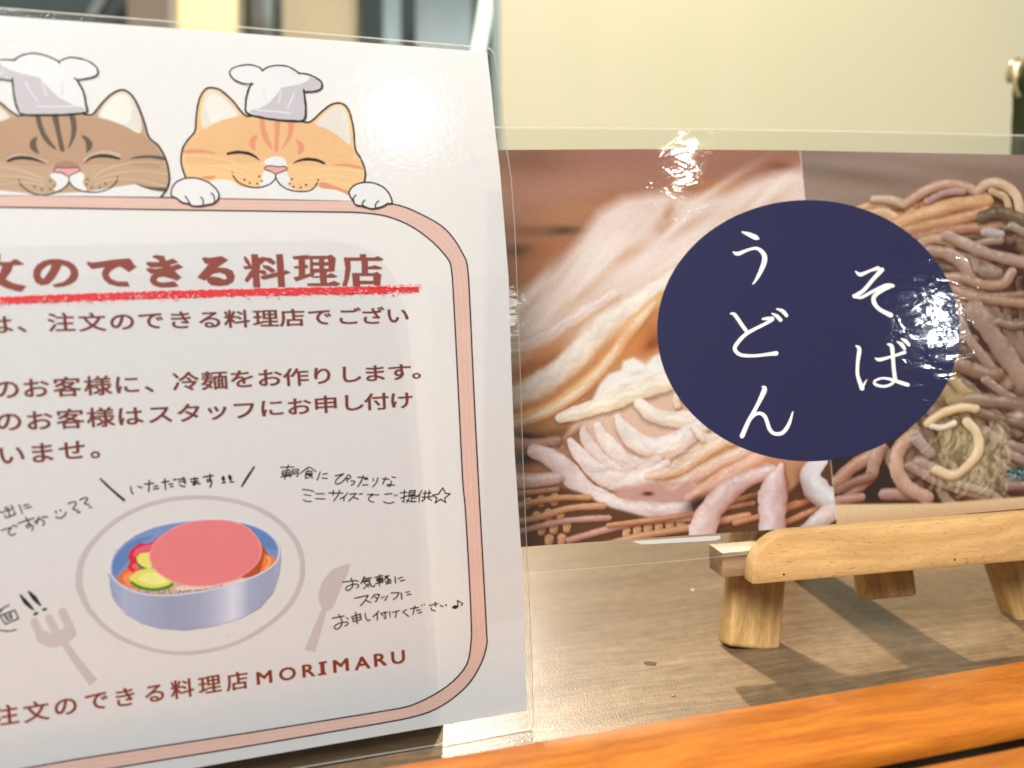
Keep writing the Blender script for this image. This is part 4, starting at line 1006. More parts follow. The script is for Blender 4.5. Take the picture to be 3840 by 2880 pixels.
b.fill(ZT([(430, 800), (480, 740), (560, 700), (900, 760), (1300, 800), (1550, 780), (1650, 770), (1600, 805), (1450, 845), (1100, 918), (800, 936), (600, 908), (500, 860)]), K((206, 172, 152)))
b.fill(ZT([(950, 870), (1100, 850), (1300, 860), (1560, 790), (1600, 800), (1450, 840), (1100, 905), (970, 900)]), K((226, 206, 194)))
b.fill(ZT([(425, 800), (470, 735), (535, 690), (600, 735), (580, 800), (620, 885), (540, 870), (460, 835)]), K((226, 110, 66)))
b.fill(ZT([(480, 790), (520, 740), (570, 740), (560, 800), (570, 860), (520, 850)]), K((236, 146, 100)), sm=3)
b.fill(ZT([(820, 412), (790, 425), (760, 458), (690, 480), (640, 470), (600, 495), (550, 540), (528, 600), (548, 640), (522, 690), (560, 730), (610, 722), (660, 700), (760, 560), (870, 450)]), K((208, 52, 66)))
b.fill(ZT([(800, 440), (740, 480), (660, 500), (590, 540), (580, 600), (640, 560), (720, 540), (800, 480)]), K((226, 100, 130)), sm=3)
b.fill(ZT([(560, 680), (600, 650), (640, 690), (600, 720)]), K((232, 110, 118)))
b.fill(ZT([(605, 600), (640, 565), (720, 552), (760, 600), (740, 700), (690, 708), (620, 660)]), K((228, 226, 118)))
b.stroke(ZT([(610, 655), (645, 685), (690, 706)]), K((60, 120, 60)), 8)
b.fill(ZT([(540, 780), (600, 735), (680, 705), (800, 705), (900, 780), (925, 835), (860, 872), (740, 880), (620, 850), (560, 820)]), K((222, 222, 104)))
b.fill(ZT([(620, 790), (680, 745), (780, 740), (860, 790), (880, 830), (780, 845), (680, 830)]), K((236, 234, 150)), sm=3)
b.stroke(ZT([(560, 828), (640, 872), (760, 893), (880, 872), (925, 845)]), K((70, 138, 66)), 12)
for p_ in ((700, 780), (740, 765), (760, 800), (720, 805), (790, 785)): b.dot(ZT([p_])[0], 2.2, K((200, 196, 80)), n=6)
b.fill(ZT([(1725, 470), (1765, 520), (1800, 600), (1860, 610), (1850, 655), (1780, 710), (1700, 760), (1600, 785), (1540, 782), (1600, 700), (1700, 600)]), K((176, 84, 54)))
b.fill(ZT([(1760, 570), (1862, 608), (1848, 655), (1790, 700), (1715, 750), (1740, 660)]), K((232, 128, 70)))
b.stroke(ZT([(1790, 600), (1810, 640), (1770, 700)]), K((244, 170, 110)), 9)
for x0, y0, x1, y1 in ((690, 905, 710, 920), (800, 910, 815, 930), (835, 930, 870, 900), (895, 890, 915, 925), (980, 925, 1000, 900), (1020, 915, 1050, 900), (1060, 910, 1100, 895), (1130, 900, 1190, 895), (1220, 895, 1235, 880), (1300, 885, 1330, 870), (1365, 850, 1385, 868), (1480, 840, 1540, 822), (1560, 820, 1610, 800), (620, 900, 640, 885)):
    b.stroke(ZT([(x0, y0), (x1, y1)]), K((120, 82, 66)), 3.5)
b.stroke(ZT([(x, y, 6) for x, y in rim]), K((212, 214, 232)), 6, sm=4, closed=True)
disc = [(722, 620), (732, 530), (800, 430), (950, 330), (1100, 278), (1280, 260), (1450, 270), (1600, 325), (1700, 425), (1738, 530), (1705, 645), (1600, 745), (1450, 820), (1250, 860), (1080, 860), (900, 805), (780, 725)]
b.fill(ZT(disc), K((234, 148, 158)), sm=4)
dc = [(1230 + (x - 1230) * .972, 560 + (y - 560) * .965) for x, y in disc]
b.fill(ZT(dc), K((226, 130, 134)), sm=4)
for p_ in ((415, 545), (425, 535), (440, 528), (500, 470), (520, 460), (585, 412), (600, 405), (760, 330), (352, 755), (352, 770), (390, 940), (395, 960), (480, 1095), (510, 1120), (1420, 1308)):
    b.dot(ZT([p_])[0], 2.0, K((110, 110, 125)), n=6)
b.build('bowl_drawing', pr, 'blue noodle bowl with cucumber slices and a plain pink disc')

FEDGE = film_edge_mat()
POUT = [(-1440, -95), (0, 27), (900, 98), (1848, 178), (1859.5, 221), (1867, 262), (1885, 400), (1901.5, 554), (1918, 663), (1931, 836), (1937, 966), (1945, 1180), (1953, 1400), (1962, 1700), (1977, 2059), (1990, 2318), (2001, 2610), (2003, 2735), (1700, 2786), (1419, 2832), (0, 3074), (-1440, 3345)]
film('laminate_film', POSTER, rounded(POUT, (3, 17), 26), 1e-3, film_mat('poster_film', 0.2, (1, 1, 1), 0.11, 0.00006, wave=0.00014), pr, FEDGE)
# ---- dark stand behind the poster
STP = 0.012
st = empty('sign_stand', POSTER.P0 + POSTER.H * -0.14, HP)
tag(st, 'dark upright stand hidden behind the cat poster, its shadow seen through the paper', 'sign stand')
def stand():
    sh = POSTER
    outl = [(-1100, 3050), (-1100, 845), (1250, 815), (1380, 835), (1460, 890), (1510, 960), (1545, 1060), (1580, 1350), (1622, 1850), (1660, 2350), (1692, 2800)]
    pts = []
    for p_ in outl:
        u_, v_ = sh.uv(p_)
        pts.append((u_, v_))
    z0 = min(v for u_, v in pts)
    pts = [(u_, max(v, 0.001)) for u_, v in pts]
    vs = [tuple(sh.at(u_, v + 0.0, -STP)) for u_, v in pts] + [tuple(sh.at(u_, v, -STP - 0.006)) for u_, v in pts]
    n = len(pts)
    fs = [tuple(range(n)), tuple(range(2 * n - 1, n - 1, -1))] + [(i, i + n, (i + 1) % n + n, (i + 1) % n) for i in range(n)]
    me = bpy.data.meshes.new('board'); me.from_pydata(vs, [], fs); me.update()
    bm = bmesh.new(); bm.from_mesh(me); bmesh.ops.recalc_face_normals(bm, faces=bm.faces); bm.to_mesh(me); bm.free()
    link('board', me, plain('stand_dark', (0.10, 0.065, 0.04), 0.5), st)
    p0 = sh.at(-0.20, 0.0, -STP - 0.006); p0[2] = 0.0
    board('foot', plain('stand_dark_foot', (0.09, 0.06, 0.04), 0.5), st, (0.16, 0.05, 0.006), p0, HP, back(HP), UP)
stand()

# ================================================================ the noodle sign
sg = empty('laminated_sign', SIGN.P0, HS)
tag(sg, 'laminated sign with udon and soba noodle photos and a navy circle, on the easel', 'sign')

class Paint:
    """small raster painter whose pixels become the corner colours of a fine grid mesh (the printed photograph)"""
    def __init__(s, x0, y0, x1, y1, step):
        s.x0, s.y0, s.st = x0, y0, step
        s.w, s.h = int((x1 - x0) / step) + 1, int((y1 - y0) / step) + 1
        s.px = np.zeros((s.h, s.w, 3)); s.px[:] = 0.5
        s.X, s.Y = np.meshgrid(x0 + np.arange(s.w) * step, y0 + np.arange(s.h) * step)
        s.clip = np.ones((s.h, s.w))
        rg = np.random.default_rng(9)
        n = rg.normal(0, 1, (s.h, s.w)); m_ = n.copy()
        for a_ in (1, 2):
            m_ = (m_ + np.roll(m_, a_, 0) + np.roll(m_, a_, 1) + np.roll(m_, -a_, 0) + np.roll(m_, -a_, 1)) / 5
        s.grain = np.clip(m_ / m_.std(), -2.5, 2.5)
    def box(s, xa, ya, xb, yb):
        i0 = max(0, int((xa - s.x0) / s.st)); i1 = min(s.w, int((xb - s.x0) / s.st) + 2)
        j0 = max(0, int((ya - s.y0) / s.st)); j1 = min(s.h, int((yb - s.y0) / s.st) + 2)
        return slice(j0, max(j0, j1)), slice(i0, max(i0, i1))
    def mix(s, bx, a, c):
        a = (a * s.clip[bx])[..., None]
        s.px[bx] = s.px[bx] * (1 - a) + np.asarray(c, float) / 255.0 * a
    def blob(s, c, rx, ry, rot, col, al=1.0, hard=1.0):
        r = max(rx, ry) * 2.6
        bx = s.box(c[0] - r, c[1] - r, c[0] + r, c[1] + r)
        dx, dy = s.X[bx] - c[0], s.Y[bx] - c[1]
        ca, sa = math.cos(rot), math.sin(rot)
        u, v = dx * ca + dy * sa, -dx * sa + dy * ca
        s.mix(bx, al * np.exp(-((u / rx) ** 2 + (v / ry) ** 2) ** hard), col)
    def poly(s, pts, col, al=1.0, blur=6.0):
        P = np.array([p[:2] for p in pts], float)
        bx = s.box(P[:, 0].min() - blur * 2, P[:, 1].min() - blur * 2, P[:, 0].max() + blur * 2, P[:, 1].max() + blur * 2)
        X, Y = s.X[bx], s.Y[bx]
        ins = np.zeros(X.shape, bool); d2 = np.full(X.shape, 1e12)
        n = len(P)
        for i in range(n):
            a, b = P[i], P[(i + 1) % n]
            cond = ((a[1] > Y) != (b[1] > Y))
            with np.errstate(divide='ignore', invalid='ignore'):
                xi = (b[0] - a[0]) * (Y - a[1]) / (b[1] - a[1] if b[1] != a[1] else 1e-9) + a[0]
            ins ^= cond & (X < xi)
            ab = b - a; L = ab.dot(ab) or 1e-9
            t = np.clip(((X - a[0]) * ab[0] + (Y - a[1]) * ab[1]) / L, 0, 1)
            d2 = np.minimum(d2, (X - a[0] - t * ab[0]) ** 2 + (Y - a[1] - t * ab[1]) ** 2)
        sd = np.where(ins, 1, -1) * np.sqrt(d2)
        s.mix(bx, al * np.clip(0.5 + sd / (2 * blur), 0, 1), col)
    def strand(s, pts, w, col, blur=5.0, lo=None, hi=0.35, al=1.0, shadow=0.4, light=(-0.35, -0.94), seed=0):
        """one noodle: width may vary (third value), soft round cross-section lit from above, darker below"""
        Q = smooth([tuple(p[:2]) + ((p[2],) if len(p) > 2 else (w,)) for p in pts], 5)
        P = np.array([p[:2] for p in Q]); Wd = np.array([p[2] for p in Q])
        m = Wd.max() * 0.8 + blur * 2 + 8
        bx = s.box(P[:, 0].min() - m, P[:, 1].min() - m, P[:, 0].max() + m, P[:, 1].max() + m)
        X, Y = s.X[bx], s.Y[bx]
        if X.size == 0: return
        best = np.full(X.shape, 1e12); side = np.zeros(X.shape); along = np.zeros(X.shape); hw = np.full(X.shape, 1.0)
        acc = 0.0
        for a, b, wa, wb in zip(P[:-1], P[1:], Wd[:-1], Wd[1:]):
            ab = b - a; L2 = ab.dot(ab) or 1e-9
            t = np.clip(((X - a[0]) * ab[0] + (Y - a[1]) * ab[1]) / L2, 0, 1)
            ddx, ddy = X - a[0] - t * ab[0], Y - a[1] - t * ab[1]
            d = ddx ** 2 + ddy ** 2
            k = d < best
            best = np.where(k, d, best)
            side = np.where(k, ddx * light[0] + ddy * light[1], side)
            along = np.where(k, acc + t * math.sqrt(L2), along)
            hw = np.where(k, (wa + (wb - wa) * t) / 2, hw)
            acc += math.sqrt(L2)
        dist = np.sqrt(best)
        hw = hw * (1 + 0.05 * np.sin(along / 27.0 + seed * 5) + 0.03 * np.sin(along / 9.5 + seed) + 0.025 * s.grain[bx])
        cov = np.clip((hw - dist) / blur + 0.5, 0, 1)
        cov = cov * cov * (3 - 2 * cov)
        shd = np.clip(1 - (dist - hw) / (hw * 0.55 + 3), 0, 1) * np.clip(-side / (hw + 1e-6) + .2, 0, 1) * (dist > hw * .6)
        s.mix(bx, np.clip(shd * shadow * al, 0, 1), (92, 56, 34))
        u = np.clip(dist / hw, 0, 1); sn = np.clip(side / hw, -1, 1)
        c = np.array(col, float)
        lo = np.array(lo if lo is not None else c * (0.74, 0.64, 0.58), float)
        k = np.clip(-sn * 0.85 + 0.05, 0, 1) ** 1.3
        k = np.clip(k + 0.28 * u ** 4, 0, 1)[..., None]
        wob = 1 + 0.02 * np.sin(along / 53.0 + seed) + 0.012 * np.sin(along / 21.0 + seed * 2.1) + 0.022 * np.sin(sn * 7 + seed * 3 + 1.5 * np.sin(along / 17.0 + seed))
        colr = (c * (1 - k) + lo * k) * wob[..., None]
        wob = wob * (1 + 0.035 * s.grain[bx])
        h = (np.exp(-((sn - 0.38) / 0.30) ** 2) * hi * np.clip(0.75 + 0.25 * np.sin(along / 61.0 + seed) + 0.45 * s.grain[bx] * (hi > .12), 0, 1.6))[..., None]
        colr = colr * (1 - h) + np.array([250, 243, 236]) * h
        a = (cov * al * s.clip[bx])[..., None]
        s.px[bx] = s.px[bx] * (1 - a) + np.clip(colr, 0, 255) / 255.0 * a

SX0, SX1 = 1780.0, 4260.0
top_y = lambda x: float(np.interp(x, [1780, 1899, 2400, 2999, 3840, 4260], [563, 562, 559, 564, 581, 594]))
bot_y = lambda x: float(np.interp(x, [1780, 1956, 2400, 2900, 3400, 3840, 4260], [2063, 2051, 2020, 1986, 1945, 1907, 1869]))
P = Paint(SX0, 545, SX1, 2075, 3.4)
divx = lambda y: 3000 + (y - 564) * (3138 - 3000) / (1962 - 564)
left = (P.X < 3000 + (P.Y - 564) * 138 / 1398).astype(float)

# -- udon photograph (left)
P.clip = left
P.px[:] = np.array((176, 128, 98)) / 255
ZX = loc(1780, 545, .93128)
def B(fn, x, y, rx, ry, rot, c, al=1, hard=1.0, k=.5424):
    q = fn([(x, y)])[0]; P.blob(q, rx * k, ry * k, rot, c, al, hard)
def X(x, y, rx, ry, rot, c, al=1, hard=1.0): B(ZX, x, y, rx, ry, rot, c, al, hard, .93)
def U(fn, pts, w_, c, k=.5424, **kw):
    q = [(*fn([p[:2]])[0], p[2] * k) if len(p) > 2 else fn([p])[0] for p in pts]
    P.strand(q, w_ * k, c, seed=len(pts) * 1.7 + pts[0][0] * .01, **kw)
def V(pts, w_, c, **kw): U(ZX, pts, w_, c, .93, **kw)
# out-of-focus table behind
X(700, 60, 900, 190, 0, (166, 118, 102)); X(180, 50, 200, 90, 0, (134, 96, 76), .9); X(420, 180, 380, 70, -.15, (176, 128, 108), .8)
X(1150, 60, 260, 70, 0, (168, 118, 98), .8); X(1200, 190, 200, 50, -.25, (204, 142, 88), .95); X(1255, 92, 70, 18, .2, (138, 84, 60), .8); X(1000, 175, 140, 34, .1, (186, 124, 78), .9)
X(640, 205, 180, 30, -.1, (166, 116, 84), .8); X(350, 300, 260, 50, -.35, (182, 128, 92), .9); X(350, 344, 78, 18, -.03, (96, 76, 58), .95); X(220, 345, 110, 22, 0, (150, 104, 74), .8)
X(180, 428, 70, 26, 0, (92, 70, 54), .95); X(300, 420, 170, 36, -.25, (184, 118, 80), .9); X(200, 520, 130, 50, -.2, (192, 130, 92), .9); X(150, 590, 60, 30, -.2, (204, 150, 116), .8)
P.poly(ZX([(100, 650), (190, 590), (330, 490), (430, 370), (500, 270), (600, 212), (760, 190), (900, 210), (1010, 190), (1120, 140), (1250, 108), (1420, 96), (1420, 900), (700, 900), (520, 880), (100, 1000)]), (226, 204, 192), 1.0, 26)
# soft lights and hollows inside the blurred heap
for x, y, rx, ry, rot, c, al in ((420, 480, 190, 40, -.85, (236, 220, 210), .8), (780, 285, 24, 52, .3, (188, 138, 106), .95), (750, 330, 30, 30, .3, (198, 158, 134), .8), (610, 440, 90, 26, -.5, (214, 174, 140), .85), (620, 330, 70, 30, -.6, (214, 186, 170), .7),
                            (700, 250, 70, 24, 0, (216, 190, 176), .6), (900, 290, 130, 30, -.6, (220, 196, 180), .6), (1150, 200, 200, 34, -.55, (238, 222, 212), .7), (1050, 300, 200, 30, -.55, (218, 184, 162), .6), (560, 400, 160, 24, -.85, (238, 222, 212), .7),
                            (820, 420, 220, 30, -.6, (234, 214, 202), .7), (700, 520, 170, 26, -.65, (222, 190, 166), .7), (430, 600, 150, 30, -.6, (218, 182, 152), .8), (280, 640, 120, 30, -.5, (234, 216, 204), .9), (330, 720, 200, 30, -.45, (226, 192, 158), .8), (600, 560, 200, 24, -.65, (226, 206, 190), .8),
                            (220, 740, 110, 40, -.2, (232, 214, 208), .9), (500, 500, 200, 16, -.75, (240, 226, 216), .6), (960, 360, 300, 20, -.6, (240, 224, 214), .5)):
    X(x, y, rx, ry, rot, c, al)
P.poly(ZX([(150, 900), (260, 800), (430, 740), (620, 650), (760, 560), (800, 900), (640, 880), (520, 920), (420, 1040), (150, 1160)]), (214, 150, 98), .95, 26)
X(700, 770, 90, 46, -.7, (188, 112, 62), .95); X(712, 800, 46, 24, -.6, (140, 80, 44), .95); X(600, 830, 110, 34, -.7, (212, 142, 84), .9); X(210, 900, 110, 26, -.5, (188, 118, 74), .9); X(330, 850, 130, 18, -.6, (172, 110, 68), .8)
rq = random.Random(21)
for i in range(64):        # many soft strands running up to the right through the blurred heap
    x, y = rq.uniform(140, 1200), rq.uniform(180, 760)
    if y < 640 - (x - 140) * 0.62 or (x > 700 and y > 560): continue
    an = -0.62 + rq.uniform(-.16, .16) - (0.25 if x < 520 else 0) ; L = rq.uniform(140, 330)
    lightc = rq.random() < .58
    X(x, y, L * .55, rq.uniform(11, 24), an, (240, 224, 214) if lightc else (212, 176, 150), rq.uniform(.35, .7))
V([(800, 540, 100), (660, 640, 100), (520, 730, 100), (400, 860, 100), (270, 960, 100), (120, 1030, 90)], 100, (234, 222, 208), blur=24, hi=.3, lo=(226, 186, 146), shadow=.1)
V([(100, 830, 60), (250, 790, 66), (400, 700, 60), (560, 600, 50)], 60, (230, 210, 200), blur=22, hi=.25, lo=(220, 172, 130), shadow=.1)
V([(760, 610, 50), (640, 720, 56), (560, 850, 60), (450, 960, 60), (300, 1060, 50), (100, 1120, 40)], 60, (230, 180, 122), blur=16, hi=.12, lo=(214, 150, 92), shadow=.1)
V([(720, 640, 30), (620, 760, 40), (530, 880, 40), (410, 1000, 40), (260, 1090, 40), (100, 1140, 30)], 40, (236, 204, 170), blur=12, hi=.3, lo=(222, 160, 104), shadow=.2)
X(640, 800, 60, 60, -.8, (214, 140, 78), .7)
# sharp heap in front
X(290, 1160, 130, 36, -.1, (132, 92, 60), .95); X(210, 1170, 60, 14, .1, (48, 42, 38), .9); X(330, 1120, 120, 26, -.3, (186, 134, 92), .9)
V([(100, 1190, 46), (220, 1205, 50), (330, 1190, 40)], 44, (190, 142, 128), blur=6, hi=.1); X(195, 1262, 60, 24, .05, (62, 54, 48), .95)
P.poly(ZX([(430, 1130), (360, 1180), (420, 1080), (540, 1000), (780, 880), (1000, 900), (1240, 1200), (1240, 1320), (900, 1400), (760, 1430), (560, 1360)]), (224, 190, 166), 1, 12)
P.poly(ZX([(505, 960), (540, 920), (590, 905), (600, 870), (640, 855), (690, 885), (720, 850), (760, 830), (800, 900), (900, 960), (760, 1000), (560, 1010), (470, 1030)]), (234, 226, 216), 1, 7)
for x, y, r in ((640, 890, 34), (720, 900, 40), (600, 940, 36), (760, 950, 36), (680, 960, 40), (560, 980, 28)): X(x, y, r, r * .8, 0, (240, 236, 230), .7); X(x + 8, y + r * .8, r, r * .25, -.2, (214, 190, 170), .6)
V([(900, 925, 70), (760, 955, 74), (620, 1005, 74), (480, 1055, 66), (385, 1085, 52), (345, 1098, 40)], 70, (240, 228, 208), blur=6, hi=.35, lo=(226, 196, 156), shadow=.45)
X(850, 1020, 34, 30, 0, (202, 122, 74), .9); V([(880, 960, 26), (815, 1010, 30), (818, 1050, 30)], 30, (236, 208, 190), blur=5)
V([(665, 1040, 46), (720, 1085, 60), (810, 1105, 66), (900, 1090, 66), (1000, 1030, 50)], 60, (238, 226, 212), blur=6, lo=(224, 184, 150))
P.poly(ZX([(760, 1300), (880, 1180), (1010, 1090), (1160, 1200), (1240, 1260), (1060, 1330), (900, 1390), (700, 1410)]), (224, 174, 126), 1, 16)
V([(1060, 1100, 60), (960, 1170, 60), (850, 1260, 50), (760, 1330, 40)], 50, (232, 196, 160), blur=14, hi=.3, lo=(214, 150, 98), shadow=.2)
V([(575, 1092, 26), (600, 1140, 56), (670, 1205, 80), (770, 1215, 88), (860, 1165, 80), (960, 1085, 60)], 70, (234, 224, 216), blur=7, lo=(222, 182, 156))
V([(495, 1130, 34), (520, 1180, 58), (590, 1255, 64), (680, 1290, 60), (740, 1262, 34)], 56, (232, 216, 206), blur=6, lo=(210, 164, 142))
V([(436, 1140, 26), (455, 1195, 48), (530, 1280, 52), (630, 1320, 50)], 50, (226, 206, 198), blur=6, lo=(198, 154, 138))
V([(385, 1190, 26), (415, 1235, 54), (500, 1322, 74), (600, 1352, 84), (700, 1330, 70), (772, 1278, 34)], 66, (234, 220, 214), blur=6, lo=(214, 172, 152))
V([(880, 1130, 26), (930, 1180, 44), (1010, 1170, 50), (1090, 1120, 40)], 44, (236, 220, 206), blur=8, lo=(218, 168, 128), hi=.3)
V([(700, 1330, 30), (800, 1310, 52), (900, 1250, 56), (1010, 1190, 50), (1120, 1180, 40)], 50, (234, 206, 182), blur=9, lo=(214, 158, 116), hi=.3, shadow=.35)
V([(730, 1390, 30), (850, 1350, 50), (980, 1280, 54), (1100, 1225, 46)], 48, (232, 200, 178), blur=9, lo=(206, 148, 112), hi=.25, shadow=.35)
V([(640, 1420, 30), (760, 1415, 50), (870, 1380, 50)], 46, (224, 192, 178), blur=8, lo=(196, 144, 122), hi=.25)
P.poly(ZX([(560, 1390), (740, 1350), (900, 1360), (880, 1440), (860, 1480), (700, 1500), (580, 1450)]), (204, 158, 144), 1, 14)
V([(900, 1440, 40), (1040, 1360, 90), (1180, 1290, 110), (1300, 1240, 110)], 90, (214, 160, 142), blur=14, hi=.2, lo=(188, 116, 86), shadow=.2)
V([(860, 1420, 30), (980, 1350, 60), (1120, 1270, 60), (1250, 1200, 50)], 60, (230, 184, 158), blur=12, hi=.25, lo=(208, 142, 104), shadow=.1)
V([(240, 1232, 56), (300, 1255, 76), (370, 1310, 84), (450, 1395, 86), (560, 1452, 84), (690, 1472, 76), (850, 1462, 56)], 80, (226, 206, 202), blur=6, lo=(190, 146, 134), hi=.3)
V([(90, 1352, 64), (220, 1352, 66), (330, 1340, 50)], 60, (214, 184, 178), blur=6, lo=(180, 126, 108))
X(698, 1403, 22, 8, 0, (84, 50, 40), .95)
for i in range(46):        # fine folds and wet lights along the front strands
    t = rq.random(); x0 = 300 + 560 * t + rq.uniform(-40, 60); y0 = 1215 + 190 * t * (1.2 - t) + rq.uniform(-60, 110)
    an = .85 - 1.2 * t + rq.uniform(-.15, .15); L = rq.uniform(50, 120)
    V([(x0, y0, 5), (x0 + L * .5 * math.cos(an), y0 + L * .5 * math.sin(an) + 6, rq.uniform(14, 22)), (x0 + L * math.cos(an - .3), y0 + L * math.sin(an - .3), 5)], 10,
      (246, 238, 234) if rq.random() < .6 else (206, 168, 152), blur=18, hi=.05, al=rq.uniform(.12, .26), shadow=.0)
for i in range(90):       # starch glints
    x, y = RND.uniform(250, 1200), RND.uniform(900, 1480)
    X(x, y, RND.uniform(3, 6), RND.uniform(2, 4), 0, (250, 246, 244), .35)
# basket weave
P.poly(ZX([(60, 1395), (330, 1370), (430, 1400), (520, 1450), (700, 1500), (860, 1490), (930, 1420), (1160, 1330), (1480, 1250), (1480, 1700), (60, 1700)]), (112, 82, 60), 1, 6)
for r_ in ([(215, 1440), (268, 1432), (322, 1425)], [(250, 1496), (298, 1488), (346, 1482)], [(270, 1548), (320, 1540), (372, 1536)], [(300, 1590), (350, 1586)], [(612, 1560), (655, 1553), (698, 1547), (742, 1541), (786, 1535), (830, 1530)]):
    for x, y in r_: V([(x - 2, y + 12, 30), (x, y - 6, 36)], 36, (208, 158, 110), blur=4, hi=.25)
for pts, w_, c in (([(60, 1410), (200, 1400), (330, 1385)], 24, (188, 132, 112)), ([(60, 1480), (200, 1445), (340, 1420), (460, 1418)], 26, (204, 152, 102)), ([(60, 1530), (230, 1505), (380, 1462), (520, 1452)], 28, (210, 156, 120)),
                   ([(60, 1592), (220, 1545), (370, 1512), (540, 1500)], 26, (200, 154, 142)), ([(380, 1590), (520, 1550), (680, 1515), (860, 1502)], 28, (210, 158, 142)), ([(540, 1530), (720, 1508), (900, 1480), (1120, 1440)], 22, (208, 150, 110)), ([(420, 1640), (640, 1580), (860, 1540), (1100, 1490)], 30, (212, 154, 116)),
                   ([(930, 1470), (1050, 1430), (1160, 1400)], 22, (200, 140, 100)), ([(1050, 1520), (1160, 1490), (1300, 1440)], 26, (208, 148, 108)), ([(1220, 1480), (1320, 1440), (1420, 1400)], 26, (196, 128, 92)), ([(1230, 1530), (1340, 1480), (1440, 1440)], 26, (206, 142, 106))):
    V(pts, w_, c, blur=4, hi=.2)
X(905, 1440, 60, 26, -.4, (60, 44, 36), .9); X(1310, 1330, 50, 60, .5, (88, 64, 44), .95); X(1120, 1420, 60, 20, -.5, (110, 70, 50), .7)
P.poly(ZX([(1180, 1260), (1390, 1260), (1340, 1330), (1260, 1400), (1230, 1380)]), (204, 148, 112), .9, 8)
V([(1190, 1310, 50), (1080, 1352, 76), (1000, 1410, 92), (935, 1500, 104), (900, 1620, 104)], 96, (220, 192, 186), blur=7, lo=(186, 130, 112))
V([(1236, 1290, 24), (1215, 1340, 80), (1200, 1420, 116), (1200, 1500, 112), (1195, 1620, 100)], 110, (226, 198, 198), blur=7, lo=(192, 138, 122), light=(-.9, -.4))
V([(1390, 1270, 60), (1352, 1330, 90), (1390, 1400, 100), (1470, 1450, 90)], 90, (224, 218, 220), blur=6, lo=(172, 140, 128), light=(.6, -.8))
V([(1480, 1450, 70), (1400, 1500, 70), (1320, 1570, 66)], 70, (220, 198, 196), blur=8, lo=(190, 150, 140))

# -- soba photograph (right)
P.clip = 1 - left
wx = P.X * 0.0016 + P.Y * 0.006
base = np.stack([152 + 12 * np.sin(wx * 2.2), 130 + 11 * np.sin(wx * 2.2 + .2), 116 + 10 * np.sin(wx * 2.2 + .3)], -1) / 255
P.px = np.where((P.X > divx(0) - 999)[..., None] & (left[..., None] < .5), base, P.px)
B(ZK, 700, 300, 500, 60, .12, (132, 112, 98), .7); B(ZK, 1500, 250, 500, 60, .1, (140, 116, 100), .6); B(ZK, 600, 200, 500, 40, .1, (166, 142, 130), .6); B(ZK, 1300, 170, 600, 50, .1, (166, 142, 132), .6); B(ZK, 380, 480, 90, 30, 0, (160, 158, 165), .8)
P.poly(ZK([(600, 560), (640, 520), (760, 480), (1000, 470), (1200, 350), (1450, 370), (1620, 340), (1780, 420), (1830, 520), (2700, 640), (2700, 3000), (200, 3000), (500, 1900), (1300, 1000)]), (76, 66, 50), 1, 8)
P.poly(ZK([(640, 520), (900, 480), (1500, 430), (1800, 560), (1500, 700), (1100, 780)]), (196, 138, 100), 1, 14)
rn = random.Random(11)
def soba_field(x, y):
    return 0.45 + 0.75 * math.sin(x / 330.0 + y / 510.0) + 0.35 * math.sin(y / 190.0 - x / 420.0)
for layer, (n_, g0) in enumerate(((170, -58), (90, -26), (46, 2))):
    for i in range(n_):     # long strands that follow one another in bundles, back to front
        x, y = rn.uniform(850, 2550), rn.uniform(600, 2500)
        g = g0 + rn.uniform(-12, 12); w_ = rn.uniform(58, 78)
        pts, a_ = [], soba_field(x, y) + rn.uniform(-.35, .35)
        for k_ in range(rn.randint(4, 9)):
            pts.append((x, y, w_ * (0.75 if k_ == 0 else 1)))
            a_ += (soba_field(x, y) - a_) * .35 + rn.uniform(-.22, .22)
            x += 85 * math.cos(a_); y += 85 * math.sin(a_)
        U(ZK, pts, w_ * .9, (156 + g, 129 + g, 111 + g), blur=6, lo=(86 + g, 64 + g, 50 + g), hi=.18, shadow=.85)
OG = (226, 170, 130); GR = (186, 146, 126)
